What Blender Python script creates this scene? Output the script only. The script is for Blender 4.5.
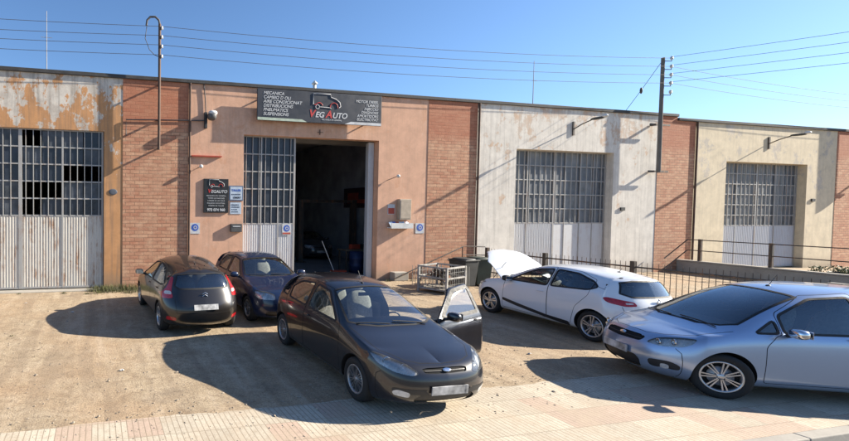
import bpy, bmesh, math, random
import numpy as np
from mathutils import Vector, Matrix, Euler
from mathutils.bvhtree import BVHTree

for _o in list(bpy.data.objects): bpy.data.objects.remove(_o)
S = bpy.context.scene
COL = S.collection
rnd = random.Random(7)

# ------------------------------------------------------------------ camera
# world frame: X runs along the row of facades, Y = 0 is the wall face, the yard is at -Y
cam_d = bpy.data.cameras.new('camera')
cam = bpy.data.objects.new('camera', cam_d); COL.objects.link(cam)
cam_d.sensor_width = 36.0; cam_d.sensor_fit = 'HORIZONTAL'
cam_d.lens = 36.0 * 451.4 / 849.0
cam_d.shift_x = (424.5 - 196.1) / 849.0
cam_d.shift_y = 0.0
cam_d.clip_start = 0.1; cam_d.clip_end = 3000
YA = 0.2167
_m = Matrix.Rotation(-YA, 4, 'Z') @ Matrix.Rotation(math.pi/2 - 0.0309, 4, 'X') @ Matrix.Rotation(0.0092, 4, 'Z')
_m.translation = Vector((-3.307, -15.02, 2.707))
cam.matrix_world = _m
S.camera = cam

# ------------------------------------------------------------------ light
SUN_EL = math.radians(27.0)
SUN_AZ = (0.985, -0.172)            # horizontal direction towards the sun
sd = Vector((SUN_AZ[0]*math.cos(SUN_EL), SUN_AZ[1]*math.cos(SUN_EL), math.sin(SUN_EL))).normalized()
sun_d = bpy.data.lights.new('sun', 'SUN'); sun_d.energy = 5.0; sun_d.angle = math.radians(0.5)
sun_d.color = (1.0, 0.91, 0.77)
sun = bpy.data.objects.new('sun', sun_d); COL.objects.link(sun)
sun.rotation_euler = sd.to_track_quat('Z', 'Y').to_euler(); sun.location = (30, -10, 20)
world = bpy.data.worlds.new('World'); S.world = world; world.use_nodes = True
nt = world.node_tree; nt.nodes.clear()
sky = nt.nodes.new('ShaderNodeTexSky'); sky.sky_type = 'NISHITA'; sky.sun_disc = False
sky.sun_elevation = SUN_EL
sky.sun_rotation = math.atan2(SUN_AZ[0], SUN_AZ[1])
sky.altitude = 150; sky.air_density = 1.0; sky.dust_density = 0.45; sky.ozone_density = 6.0
bg = nt.nodes.new('ShaderNodeBackground'); bg.inputs[1].default_value = 0.072
wo = nt.nodes.new('ShaderNodeOutputWorld')
nt.links.new(sky.outputs[0], bg.inputs[0]); nt.links.new(bg.outputs[0], wo.inputs[0])
S.view_settings.view_transform = 'Standard'; S.view_settings.look = 'None'
S.view_settings.exposure = 1.42; S.view_settings.gamma = 1.0
S.view_settings.use_curve_mapping = False
S.render.engine = 'CYCLES'
S.cycles.max_bounces = 8; S.cycles.transparent_max_bounces = 24

# ------------------------------------------------------------------ material helpers
MATS = {}
class NB:
    def __init__(s, name):
        s.m = bpy.data.materials.new(name); s.m.use_nodes = True
        s.t = s.m.node_tree; s.n = s.t.nodes; s.b = s.n['Principled BSDF']; s.out = s.n['Material Output']
        MATS[name] = s.m
    def add(s, typ, **kw):
        nd = s.n.new(typ)
        for k, v in kw.items():
            if k == 'ins':
                for a, b in v.items():
                    if isinstance(b, bpy.types.NodeSocket): s.t.links.new(b, nd.inputs[a])
                    else: nd.inputs[a].default_value = b
            else: setattr(nd, k, v)
        return nd
    def link(s, a, b): s.t.links.new(a, b)
    def coord(s, kind='Object'): return s.add('ShaderNodeTexCoord').outputs[kind]
    def pos(s): return s.add('ShaderNodeNewGeometry').outputs['Position']
    def mapping(s, vec, scale=(1,1,1), loc=(0,0,0), rot=(0,0,0)):
        return s.add('ShaderNodeMapping', ins={0: vec, 'Scale': scale, 'Location': loc, 'Rotation': rot}).outputs[0]
    def noise(s, vec, scale, detail=4, rough=0.55, dist=0.0):
        return s.add('ShaderNodeTexNoise', ins={'Vector': vec, 'Scale': scale, 'Detail': detail, 'Roughness': rough, 'Distortion': dist}).outputs[0]
    def ramp(s, fac, stops, interp='LINEAR'):
        r = s.add('ShaderNodeValToRGB', ins={0: fac}); cr = r.color_ramp; cr.interpolation = interp
        while len(cr.elements) < len(stops): cr.elements.new(0.5)
        for e, (p, c) in zip(cr.elements, stops):
            e.position = p; e.color = (c, c, c, 1) if not hasattr(c, '__len__') else (*c, 1)
        return r.outputs[0]
    def mix(s, fac, a, b, mode='MIX'):
        m = s.add('ShaderNodeMix', data_type='RGBA', blend_type=mode)
        for i, v in ((0, fac), (6, a), (7, b)):
            if isinstance(v, bpy.types.NodeSocket): s.t.links.new(v, m.inputs[i])
            elif hasattr(v, '__len__'): m.inputs[i].default_value = (*v[:3], 1)
            else: m.inputs[i].default_value = v
        return m.outputs[2]
    def math(s, op, a, b=0.0, c=None):
        m = s.add('ShaderNodeMath', operation=op)
        for i, v in enumerate((a, b) if c is None else (a, b, c)):
            if isinstance(v, bpy.types.NodeSocket): s.t.links.new(v, m.inputs[i])
            else: m.inputs[i].default_value = v
        return m.outputs[0]
    def bump(s, h, strength=0.3, dist=0.01):
        b = s.add('ShaderNodeBump', ins={'Height': h, 'Strength': strength, 'Distance': dist})
        s.link(b.outputs[0], s.b.inputs['Normal']); return b
    def base(s, c):
        if isinstance(c, bpy.types.NodeSocket): s.link(c, s.b.inputs['Base Color'])
        else: s.b.inputs['Base Color'].default_value = (*c, 1)
    def rough(s, r):
        if isinstance(r, bpy.types.NodeSocket): s.link(r, s.b.inputs['Roughness'])
        else: s.b.inputs['Roughness'].default_value = r

def simple(name, col, rough=0.5, metal=0.0, var=0.25, scale=6.0, bump=0.0, coat=0.0):
    if name in MATS: return MATS[name]
    k = NB(name); p = k.coord()
    n = k.noise(p, scale, 5)
    f = k.ramp(n, [(0.3, 1-var), (0.7, 1+var*0.4)])
    k.base(k.mix(1.0, col, f, 'MULTIPLY'))
    k.rough(k.ramp(n, [(0.3, max(0.03, rough-0.06)), (0.7, min(1, rough+0.08))]))
    k.b.inputs['Metallic'].default_value = metal
    if coat: k.b.inputs['Coat Weight'].default_value = coat; k.b.inputs['Coat Roughness'].default_value = 0.04
    if bump: k.bump(k.noise(p, scale*8, 3), bump, 0.01)
    return k.m

def paint(name, col, metal=0.0, rough=0.35, dust=0.25, dustcol=(0.30, 0.24, 0.17)):
    k = NB(name); p = k.coord()
    n = k.noise(p, 3.0, 6, 0.65); n2 = k.noise(p, 60, 3)
    sep = k.add('ShaderNodeSeparateXYZ', ins={0: p})
    low = k.ramp(sep.outputs[2], [(0.15, 1.0), (0.45, 0.15), (1.0, 0.05)])
    f = k.math('MULTIPLY', k.ramp(n, [(0.35, 0.15), (0.72, 1.0)]), low)
    f = k.math('MULTIPLY', f, dust)
    # settled dust on what faces up
    nz = k.add('ShaderNodeSeparateXYZ', ins={0: k.add('ShaderNodeNewGeometry').outputs['Normal']}).outputs[2]
    up = k.ramp(nz, [(0.6, 0.0), (1.0, dust*0.16)])
    f = k.math('ADD', f, k.math('MULTIPLY', up, k.ramp(n2, [(0.3, 0.7), (0.7, 1.0)])))
    k.base(k.mix(f, col, dustcol))
    k.rough(k.math('ADD', rough, k.math('MULTIPLY', f, 0.5)))
    k.b.inputs['Metallic'].default_value = metal
    k.b.inputs['Coat Weight'].default_value = 0.9
    k.link(k.math('ADD', 0.025, k.math('MULTIPLY', f, 0.45)), k.b.inputs['Coat Roughness'])
    return k.m

def glassmat(name, tint, spec=1.0, dust=0.05):
    k = NB(name)
    k.n.remove(k.b)
    tr = k.add('ShaderNodeBsdfTransparent', ins={0: (*tint, 1)})
    gl = k.add('ShaderNodeBsdfGlossy', ins={0: (0.9, 0.95, 1, 1), 1: 0.03})
    di = k.add('ShaderNodeBsdfDiffuse', ins={0: (0.32, 0.30, 0.26, 1)})
    fr = k.add('ShaderNodeFresnel', ins={0: 1.52})
    f2 = k.math('MULTIPLY', k.math('ADD', fr.outputs[0], 0.03), spec)
    mx = k.add('ShaderNodeMixShader'); k.link(f2, mx.inputs[0]); k.link(tr.outputs[0], mx.inputs[1]); k.link(gl.outputs[0], mx.inputs[2])
    n = k.noise(k.coord(), 5, 6, 0.7)
    fd = k.math('MULTIPLY', k.ramp(n, [(0.3, 0.3), (0.75, 1.0)]), dust)
    m2 = k.add('ShaderNodeMixShader'); k.link(fd, m2.inputs[0]); k.link(mx.outputs[0], m2.inputs[1]); k.link(di.outputs[0], m2.inputs[2])
    k.link(m2.outputs[0], k.out.inputs[0])
    return k.m

# ------------------------------------------------------------------ object helpers
def props(o, label=None, cat=None, group=None, kind=None):
    if label: o['label'] = label
    if cat: o['category'] = cat
    if group: o['group'] = group
    if kind: o['kind'] = kind
    return o
def thing(name, label, cat, loc=(0,0,0), rz=0.0, group=None):
    o = bpy.data.objects.new(name, None); o.empty_display_size = 0.2
    COL.objects.link(o); o.location = loc; o.rotation_euler = (0, 0, rz)
    return props(o, label, cat, group)
def mesh_obj(name, verts, faces, mat, parent=None, smooth=False, mats=None, fmat=None, normals=None):
    me = bpy.data.meshes.new(name); me.from_pydata([tuple(v) for v in verts], [], [tuple(f) for f in faces])
    for m in (mats or [mat]): me.materials.append(m)
    if fmat: me.polygons.foreach_set('material_index', fmat)
    if smooth: me.polygons.foreach_set('use_smooth', [True]*len(me.polygons))
    me.update()
    if normals is not None:
        me.normals_split_custom_set_from_vertices([tuple(n) for n in normals])
    o = bpy.data.objects.new(name, me); COL.objects.link(o)
    if parent: o.parent = parent
    return o
class MB:
    """collects shapes, links them as ONE mesh object"""
    def __init__(s): s.v = []; s.f = []; s.m = []; s.sm = []
    def add(s, vs, fs, mi=0, sm=False):
        b = len(s.v); s.v += [tuple(x) for x in vs]
        s.f += [tuple(b+i for i in f) for f in fs]; s.m += [mi]*len(fs); s.sm += [sm]*len(fs)
        return s
    def box(s, x0, x1, y0, y1, z0, z1, mi=0, M=None):
        vs = [(x, y, z) for z in (z0, z1) for y in (y0, y1) for x in (x0, x1)]
        if M is not None: vs = [tuple(M @ Vector(v)) for v in vs]
        return s.add(vs, [(0,2,3,1),(4,5,7,6),(0,1,5,4),(2,6,7,3),(0,4,6,2),(1,3,7,5)], mi)
    def tube(s, pts, r, n=8, mi=0, caps=True, rr=None):
        pts = [Vector(p) for p in pts]; vs = []; fs = []
        t0 = (pts[1]-pts[0]).normalized()
        a = t0.orthogonal().normalized()
        for i, p in enumerate(pts):
            t = (pts[min(i+1, len(pts)-1)] - pts[max(i-1, 0)]).normalized()
            a = (a - t*a.dot(t)).normalized(); b = t.cross(a)
            R = rr[i] if rr else r
            vs += [p + (a*math.cos(q)+b*math.sin(q))*R for q in [2*math.pi*j/n for j in range(n)]]
        for i in range(len(pts)-1):
            for j in range(n):
                fs.append((i*n+j, i*n+(j+1) % n, (i+1)*n+(j+1) % n, (i+1)*n+j))
        s.add(vs, fs, mi, True)
        if caps:
            s.add(vs[:n], [tuple(range(n))[::-1]], mi); s.add(vs[-n:], [tuple(range(n))], mi)
        return s
    def lathe(s, prof, n=24, M=None, mi=0, sm=True, axis='Z'):
        vs = []; fs = []; k = len(prof)
        for j in range(n):
            q = 2*math.pi*j/n
            for r, z in prof:
                p = (r*math.cos(q), r*math.sin(q), z)
                if axis == 'Y': p = (r*math.cos(q), z, r*math.sin(q))
                vs.append(tuple(M @ Vector(p)) if M is not None else p)
        for j in range(n):
            for i in range(k-1):
                a, b, c, d = j*k+i, ((j+1) % n)*k+i, ((j+1) % n)*k+i+1, j*k+i+1
                fs.append((a, b, c, d))
        return s.add(vs, fs, mi, sm)
    def ell(s, c, r, n=12, mi=0, p=2.0, M=None):
        """superellipsoid"""
        vs = []; fs = []; m = n*2
        sg = lambda x, e: math.copysign(abs(x)**e, x)
        e = 2.0/p
        for i in range(n+1):
            t = -math.pi/2 + math.pi*i/n
            for j in range(m):
                q = 2*math.pi*j/m
                v = Vector((c[0]+r[0]*sg(math.cos(t), e)*sg(math.cos(q), e), c[1]+r[1]*sg(math.cos(t), e)*sg(math.sin(q), e), c[2]+r[2]*sg(math.sin(t), e)))
                vs.append(tuple(M @ v) if M is not None else tuple(v))
        for i in range(n):
            for j in range(m):
                fs.append((i*m+j, i*m+(j+1) % m, (i+1)*m+(j+1) % m, (i+1)*m+j))
        return s.add(vs, fs, mi, True)
    def build(s, name, mat, parent=None, bevel=0.0):
        mats = mat if isinstance(mat, (list, tuple)) else [mat]
        me = bpy.data.meshes.new(name); me.from_pydata(s.v, [], s.f)
        for m in mats: me.materials.append(m)
        me.polygons.foreach_set('material_index', s.m); me.polygons.foreach_set('use_smooth', s.sm)
        me.update()
        o = bpy.data.objects.new(name, me); COL.objects.link(o)
        if parent: o.parent = parent
        if bevel:
            md = o.modifiers.new('bevel', 'BEVEL'); md.width = bevel; md.segments = 2; md.limit_method = 'ANGLE'; md.angle_limit = 0.9
        return o
def copy_tree(o, parent=None):
    c = o.copy(); COL.objects.link(c); c.parent = parent
    if parent: c.matrix_parent_inverse = o.matrix_parent_inverse.copy()
    for ch in list(o.children): copy_tree(ch, c)
    return c
def text_obj(name, body, size, mat, parent, loc, rot=(math.pi/2, 0, 0), align='LEFT', shear=0.0, width=None, ext=0.002, space=1.0, weight=0.0):
    cu = bpy.data.curves.new(name, 'FONT'); cu.body = body; cu.size = size; cu.align_x = align
    cu.shear = shear; cu.extrude = ext; cu.space_character = space; cu.offset = weight
    o = bpy.data.objects.new(name, cu); COL.objects.link(o)
    dg = bpy.context.evaluated_depsgraph_get(); dg.update()
    me = bpy.data.meshes.new_from_object(o.evaluated_get(dg))
    bpy.data.objects.remove(o)
    if width:
        xs = [v.co.x for v in me.vertices]; w = max(xs)-min(xs); k = width/w
        for v in me.vertices: v.co.x *= k
    me.materials.clear(); me.materials.append(mat)
    o = bpy.data.objects.new(name, me); COL.objects.link(o); o.parent = parent
    o.location = loc; o.rotation_euler = rot
    return o
# ------------------------------------------------------------------ cars
def bs_basis(t, n):
    """clamped uniform cubic B-spline basis, t in [0, n-3]"""
    t = np.clip(np.asarray(t, float), 0, n-3-1e-9)
    kn = np.concatenate([[0]*3, np.arange(n-2), [n-3]*3]).astype(float)
    m = len(kn)-1
    B = np.zeros((len(t), m))
    sp = np.minimum(np.floor(t).astype(int), n-4) + 3
    B[np.arange(len(t)), sp] = 1
    for d in range(1, 4):
        nB = np.zeros((len(t), m-d))
        for i in range(m-d):
            a = kn[i+d]-kn[i]; b = kn[i+d+1]-kn[i+1]
            if a > 0: nB[:, i] += (t-kn[i])/a*B[:, i]
            if b > 0: nB[:, i] += (kn[i+d+1]-t)/b*B[:, i+1]
        B = nB
    return B
def in_poly(x, y, poly):
    ins = np.zeros(len(x), bool); n = len(poly)
    for i in range(n):
        x1, y1 = poly[i]; x2, y2 = poly[(i+1) % n]
        c = ((y1 > y) != (y2 > y))
        with np.errstate(divide='ignore', invalid='ignore'):
            ins ^= c & (x < (x2-x1)*(y-y1)/(y2-y1+1e-30)+x1)
    return ins
def near_poly(q, poly):
    best = np.full(len(q), 1e9); res = q.copy(); P = np.array(poly)
    for i in range(len(P)):
        a = P[i]; d = P[(i+1) % len(P)]-a
        t = np.clip(((q-a)@d)/max(d@d, 1e-12), 0, 1); c = a+t[:, None]*d
        D = np.hypot(*(q-c).T); k = D < best; best[k] = D[k]; res[k] = c[k]
    return res, best
def smooth_poly(poly, it=2, sharp=0.25):
    """round the corners (Chaikin, but only near the corner)"""
    P = [np.array(p, float) for p in poly]
    out = []
    n = len(P)
    for i in range(n):
        a, b, c = P[i-1], P[i], P[(i+1) % n]
        la = np.linalg.norm(a-b); lc = np.linalg.norm(c-b)
        r = min(0.05, la*0.4, lc*0.4)
        p0 = b+(a-b)/la*r; p2 = b+(c-b)/lc*r
        for t in (0, .33, .67, 1): out.append(tuple((1-t)**2*p0+2*t*(1-t)*b+t*t*p2))
    return out

def interp(tab, u):
    xs = [a for a, _ in tab]; ys = [b for _, b in tab]
    if xs[0] > xs[-1]: xs = xs[::-1]; ys = ys[::-1]
    return float(np.interp(u, xs, ys))

class Shell:
    def __init__(s, sp, NI=230, NJ=112):
        W = sp['W']; cols = []
        # front special columns
        fc = sp['front']              # (u, w) at j0..j5 on the centre line
        ue = sp['hood_lead']          # where j10 of columns 0..3 sit
        for k in range(4):
            vv = sp['fv'][k]; du = sp['fdu'][k]; col = []
            for j in range(6):
                u, w = fc[j]
                uu = u - du*(1.0 if j else 0.9)
                v = vv - (0.05 if j == 0 else 0.02 if j == 1 else 0)*min(1, vv/0.3) - sp.get('fin', 0.0)*(j == 5)*vv
                w2 = w + sp['fdw'][k]*max(0, (j-3))/2
                col.append((uu, v, w2))
            a = np.array(col[5]); b = np.array((ue[k], 0, interp(sp['wc'], ue[k])))
            for j in range(6, 11):
                t = (j-5)/5.0
                p = a*(1-t)+b*t
                p[2] += 0.25*(b[2]-a[2])*math.sin(math.pi*t)
                if j == 9 : p[2] = b[2]*1.0
                col.append(tuple(p))
            cols.append(col)
        for u in sp['ucols']:
            Wc = interp(sp['Wt'], u) if 'Wt' in sp else W
            wb = interp(sp['wb'], u); vb = interp(sp['vb'], u); wr = interp(sp['wr'], u); vr = interp(sp['vr'], u); wc = interp(sp['wc'], u)
            z0 = sp.get('z0', 0.19)
            cols.append([(u, Wc-.11, z0), (u, Wc-.015, z0+.04), (u, Wc, z0+.2), (u, Wc+.008, z0+.40), (u, Wc-.004, wb-.10), (u, vb, wb),
                         (u, vb*.42+vr*.58+.025, wb*.5+wr*.5), (u, vr+.012, wr+.005), (u, vr*.80, wr*.35+wc*.65), (u, vr*.4, wc), (u, 0, wc)])
        rc = sp['rear']; ue = sp['rear_lead']
        for k in range(4):
            kk = 3-k; vv = sp['rv'][kk]; du = sp['rdu'][kk]; col = []
            vtap = sp['rtap']
            for j in range(8):
                u, w = rc[j]
                v = vv*vtap[j] if kk else 0.0
                col.append((u + du*(1.0 if j < 6 else sp.get('rdk', 0.8)), v, w - sp.get('rdw', [0, 0, 0, 0])[kk]*max(0, j-5)/2))
            a = np.array(col[7]); b = np.array((ue[kk], 0, interp(sp['wc'], ue[kk])))
            for j in range(8, 11):
                t = (j-7)/3.0
                p = a*(1-t)+b*t; p[2] = a[2]+(b[2]-a[2])*min(1, t*1.45)
                col.append(tuple(p))
            cols.append(col)
        s.C = np.array(cols)          # nI x 11 x 3
        s.nI, s.nJ = s.C.shape[:2]
        # parameter grid with equal steps in arc length
        ta = s._even(np.linspace(0, s.nI-3, 600), 0, NI); tb = s._even(np.linspace(0, s.nJ-3, 300), 1, NJ)
        A, B = np.meshgrid(ta, tb, indexing='ij')
        s.NI, s.NJ = NI, NJ
        s.a = A.ravel().copy(); s.b = B.ravel().copy()
        s.lock = np.zeros(len(s.a), bool)
        I, J = np.meshgrid(np.arange(NI), np.arange(NJ), indexing='ij')
        s.seam = ((I == 0) | (I == NI-1) | (J == NJ-1)).ravel(); s.edge = (J == 0).ravel()
        q = (np.arange(NI-1)[:, None]*NJ+np.arange(NJ-1)[None, :]).ravel()
        s.F = np.stack([q, q+1, q+NJ+1, q+NJ], 1)
        s.lab = np.array(['body']*len(s.F), dtype=object)
        s.P = s.ev(s.a, s.b)
        # full shell for ray casts
        P = s.P; n = len(P)
        V = np.concatenate([P, P*np.array([1, -1, 1])])
        s.bvh = BVHTree.FromPolygons([tuple(v) for v in V], [tuple(f) for f in s.F]+[tuple(f[::-1]+n) for f in s.F])
    def _even(s, t, ax, N):
        n = s.nI if ax == 0 else s.nJ
        Bt = bs_basis(t, n)
        if ax == 0: pts = np.einsum('ti,ijk->tjk', Bt, s.C)
        else: pts = np.einsum('tj,ijk->tik', Bt, s.C)
        d = np.linalg.norm(np.diff(pts, axis=0), axis=2).mean(1) + 0.25*np.linalg.norm(np.diff(pts, axis=0), axis=2).max(1)
        L = np.concatenate([[0], np.cumsum(d)]); L /= L[-1]
        return np.interp(np.linspace(0, 1, N), L, t)
    def ev(s, a, b):
        out = np.empty((len(a), 3))
        for k in range(0, len(a), 20000):
            A = bs_basis(a[k:k+20000], s.nI); B = bs_basis(b[k:k+20000], s.nJ)
            out[k:k+20000] = np.einsum('ti,tj,ijk->tk', A, B, s.C, optimize=True)
        return out
    PL = {'side': (0, 2), 'top': (0, 1), 'front': (1, 2), 'rear': (1, 2)}
    def region(s, name, plane, poly, cond=None, snap=True, only=('body',)):
        ax = s.PL[plane]
        cen = s.P[s.F].mean(1)
        m = in_poly(cen[:, ax[0]], cen[:, ax[1]], poly) & np.isin(s.lab, only)
        if cond is not None: m &= cond(cen)
        s.lab[m] = name
        if not snap: return
        inn = np.zeros(len(s.P), bool); inn[s.F[m].ravel()] = True
        out = np.zeros(len(s.P), bool); out[s.F[~m].ravel()] = True
        idx = np.where(inn & out & ~s.lock & ~s.edge & ~s.seam)[0]
        # snap boundary vertices onto the outline
        idx0 = idx
        if len(idx) == 0: return
        q = s.P[idx][:, ax]; tgt, dist = near_poly(q, poly)
        k = dist < 0.055; idx = idx[k]; tgt = tgt[k]
        a = s.a[idx].copy(); b = s.b[idx].copy(); a0, b0 = a.copy(), b.copy()
        for it in range(5):
            p = s.ev(a, b); h = 1e-4
            pa = (s.ev(a+h, b)-p)/h; pb = (s.ev(a, b+h)-p)/h
            r = tgt-p[:, ax]
            J11, J21 = pa[:, ax[0]], pa[:, ax[1]]; J12, J22 = pb[:, ax[0]], pb[:, ax[1]]
            det = J11*J22-J12*J21; det = np.where(abs(det) < 1e-6, 1e-6, det)
            da = (J22*r[:, 0]-J12*r[:, 1])/det; db = (-J21*r[:, 0]+J11*r[:, 1])/det
            lim = 0.15
            a = np.clip(a+np.clip(da, -lim, lim), a0-.3, a0+.3); b = np.clip(b+np.clip(db, -lim, lim), b0-.3, b0+.3)
        pn = s.ev(a, b)
        ok = np.linalg.norm(pn-s.P[idx], axis=1) < 0.08
        idx = idx[ok]; s.a[idx] = a[ok]; s.b[idx] = b[ok]; s.P[idx] = pn[ok]; s.lock[idx] = True
    def cut_arch(s, u0, w0, R):
        th = np.linspace(0, 2*np.pi, 60, endpoint=False)
        poly = [(u0+R*math.cos(t), w0+R*math.sin(t)) for t in th]
        s.region('__gone', 'side', poly, cond=lambda c: c[:, 1] > 0.45, only=tuple(set(s.lab)))
    def normals(s):
        h = 1e-3
        n3, m3 = s.nI-3, s.nJ-3
        a = np.clip(s.a, h, n3-h); b = np.clip(s.b, h, m3-h)
        pa = s.ev(a+h, b)-s.ev(a-h, b); pb = s.ev(a, b+h)-s.ev(a, b-h)
        n = np.cross(pb, pa); n /= np.linalg.norm(n, axis=1)[:, None]+1e-12
        # orient outwards
        c = s.P-np.array([-1.3, 0, .6]); sg = np.sign((n*c).sum(1)); sg[sg == 0] = 1
        n *= sg[:, None]
        n[s.seam, 1] = 0; n /= np.linalg.norm(n, axis=1)[:, None]
        return n
    def part(s, labels, side=0, off=0.0):
        """returns verts, faces, normals; side 1 = left, -1 = right, 0 = both welded"""
        if not hasattr(s, 'N'): s.N = s.normals()
        if isinstance(labels, str): labels = (labels,)
        f = s.F[np.isin(s.lab, labels)]
        if len(f) == 0: return None
        P = s.P.copy(); P[s.seam, 1] = 0
        P = P+s.N*off
        n = len(P); V = []; N = []; fs = []
        use = np.unique(f); mp = -np.ones(n, int); mp[use] = np.arange(len(use))
        if side in (0, 1):
            V = list(P[use]); N = list(s.N[use]); fs = [tuple(x) for x in mp[f]]
        if side in (0, -1):
            mir = np.array([1, -1, 1]); base = len(V)
            mp2 = -np.ones(n, int)
            for i in use:
                if side == 0 and s.seam[i]: mp2[i] = mp[i]
                else:
                    mp2[i] = len(V); V.append(P[i]*mir); N.append(s.N[i]*mir)
            fs = fs+[tuple(x[::-1]) for x in mp2[f]]
        # face winding
        v0 = np.array(V); F0 = np.array(fs)
        a, b, c, d = (v0[F0[:, i]] for i in range(4))
        gn = np.cross(c-a, d-b)
        nn = np.array(N)[F0].mean(1)
        fl = (gn*nn).sum(1) < 0
        F0[fl] = F0[fl][:, ::-1]
        return V, F0.tolist(), N
    def cast(s, plane, p, sg=1):
        if plane == 'side': o, d = Vector((p[0], 3*sg, p[1])), Vector((0, -sg, 0))
        elif plane == 'top': o, d = Vector((p[0], p[1]*sg, 4)), Vector((0, 0, -1))
        elif plane == 'front': o, d = Vector((4, p[0]*sg, p[1])), Vector((-1, 0, 0))
        else: o, d = Vector((-8, p[0]*sg, p[1])), Vector((1, 0, 0))
        h = s.bvh.ray_cast(o, d)
        k = 0
        while h[0] is None and k < 4 and plane != 'side':
            k += 1; o = o+Vector((.0013, .0071, .0011)) if plane == 'top' else o+Vector((0, .0071, .0011))
            h = s.bvh.ray_cast(o, d)
        if h[0] is None: return None
        n = h[1]
        if n.dot(d) > 0: n = -n
        return h[0], n
    def ribbon(s, mb, plane, pts, width, off=0.002, sg=1, closed=False, step=0.03, mi=0):
        P = [np.array(p, float) for p in pts]
        if closed: P = P+[P[0]]
        Q = [P[0]]
        for a, b in zip(P[:-1], P[1:]):
            k = max(1, int(np.linalg.norm(b-a)/step))
            Q += [a+(b-a)*i/k for i in range(1, k+1)]
        H = [s.cast(plane, q, sg) for q in Q]
        run = []
        def flush(run):
            if len(run) < 2: return
            vs = []
            for i, (p, n) in enumerate(run):
                t = (run[min(i+1, len(run)-1)][0]-run[max(i-1, 0)][0])
                if t.length < 1e-6: t = Vector((1, 0, 0))
                t.normalize(); w = t.cross(n).normalized()
                vs += [p+n*off-w*width/2, p+n*off+w*width/2]
            fs = [(2*i, 2*i+1, 2*i+3, 2*i+2) for i in range(len(run)-1)]
            mb.add(vs, fs, mi, True)
        for h in H:
            if h is None or (run and (h[0]-run[-1][0]).length > 0.15): flush(run); run = [h] if h else []
            else: run.append(h)
        flush(run)
    def patch(s, mb, plane, c, hx, hy, off=0.006, sg=1, mi=0, n=8, thick=0.0):
        """small rectangular patch lying on the shell"""
        vs = []
        for i in range(n+1):
            for j in range(n+1):
                h = s.cast(plane, (c[0]-hx+2*hx*i/n, c[1]-hy+2*hy*j/n), sg)
                if h is None: return
                vs.append(h[0]+h[1]*off)
        mb.add(vs, [(i*(n+1)+j, (i+1)*(n+1)+j, (i+1)*(n+1)+j+1, i*(n+1)+j+1) for i in range(n) for j in range(n)], mi, True)

# shared car materials
def car_mats():
    simple('tyre_rubber', (0.018, 0.018, 0.018), 0.8, 0, 0.4, 12, 0.15)
    simple('alloy', (0.55, 0.55, 0.56), 0.32, 0.85, 0.2, 9)
    simple('alloy_dull', (0.36, 0.36, 0.37), 0.45, 0.8, 0.3, 9)
    simple('black_plastic', (0.022, 0.022, 0.024), 0.55, 0, 0.3, 20)
    simple('gap_black', (0.006, 0.006, 0.006), 0.9, 0, 0.1, 5)
    simple('seal_rubber', (0.012, 0.012, 0.013), 0.65, 0, 0.3, 20)
    simple('cabin_grey', (0.045, 0.045, 0.05), 0.8, 0, 0.3, 12, 0.1)
    simple('seat_fabric', (0.10, 0.10, 0.11), 0.9, 0, 0.35, 25, 0.2)
    simple('seat_fabric_light', (0.30, 0.29, 0.27), 0.9, 0, 0.3, 25, 0.2)
    simple('chrome', (0.75, 0.75, 0.77), 0.12, 1.0, 0.1, 9)
    simple('reflector', (0.74, 0.76, 0.78), 0.25, 0.35, 0.35, 14)
    simple('plate_white', (0.50, 0.50, 0.50), 0.5, 0, 0.75, 7)
    simple('plate_blue', (0.03, 0.06, 0.35), 0.45, 0, 0.1, 9)
    simple('red_lens', (0.42, 0.012, 0.018), 0.12, 0, 0.35, 30, 0, 0.8)
    simple('white_lens', (0.55, 0.55, 0.55), 0.12, 0, 0.3, 30, 0, 0.8)
    simple('orange_lens', (0.75, 0.20, 0.02), 0.15, 0, 0.2, 30, 0, 0.8)
    simple('engine_dark', (0.03, 0.03, 0.032), 0.6, 0.2, 0.6, 9, 0.3)
    simple('paper', (0.6, 0.55, 0.4), 0.7)
    glassmat('car_glass', (0.84, 0.90, 0.88), 1.8, 0.02)
    glassmat('car_glass_dark', (0.40, 0.42, 0.43), 1.8, 0.02)
    glassmat('lamp_glass', (0.95, 0.96, 0.96), 1.0, 0.28)
simple('bonnet_inner', (0.33, 0.35, 0.38), 0.45, 0, 0.3, 5)
car_mats()

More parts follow.
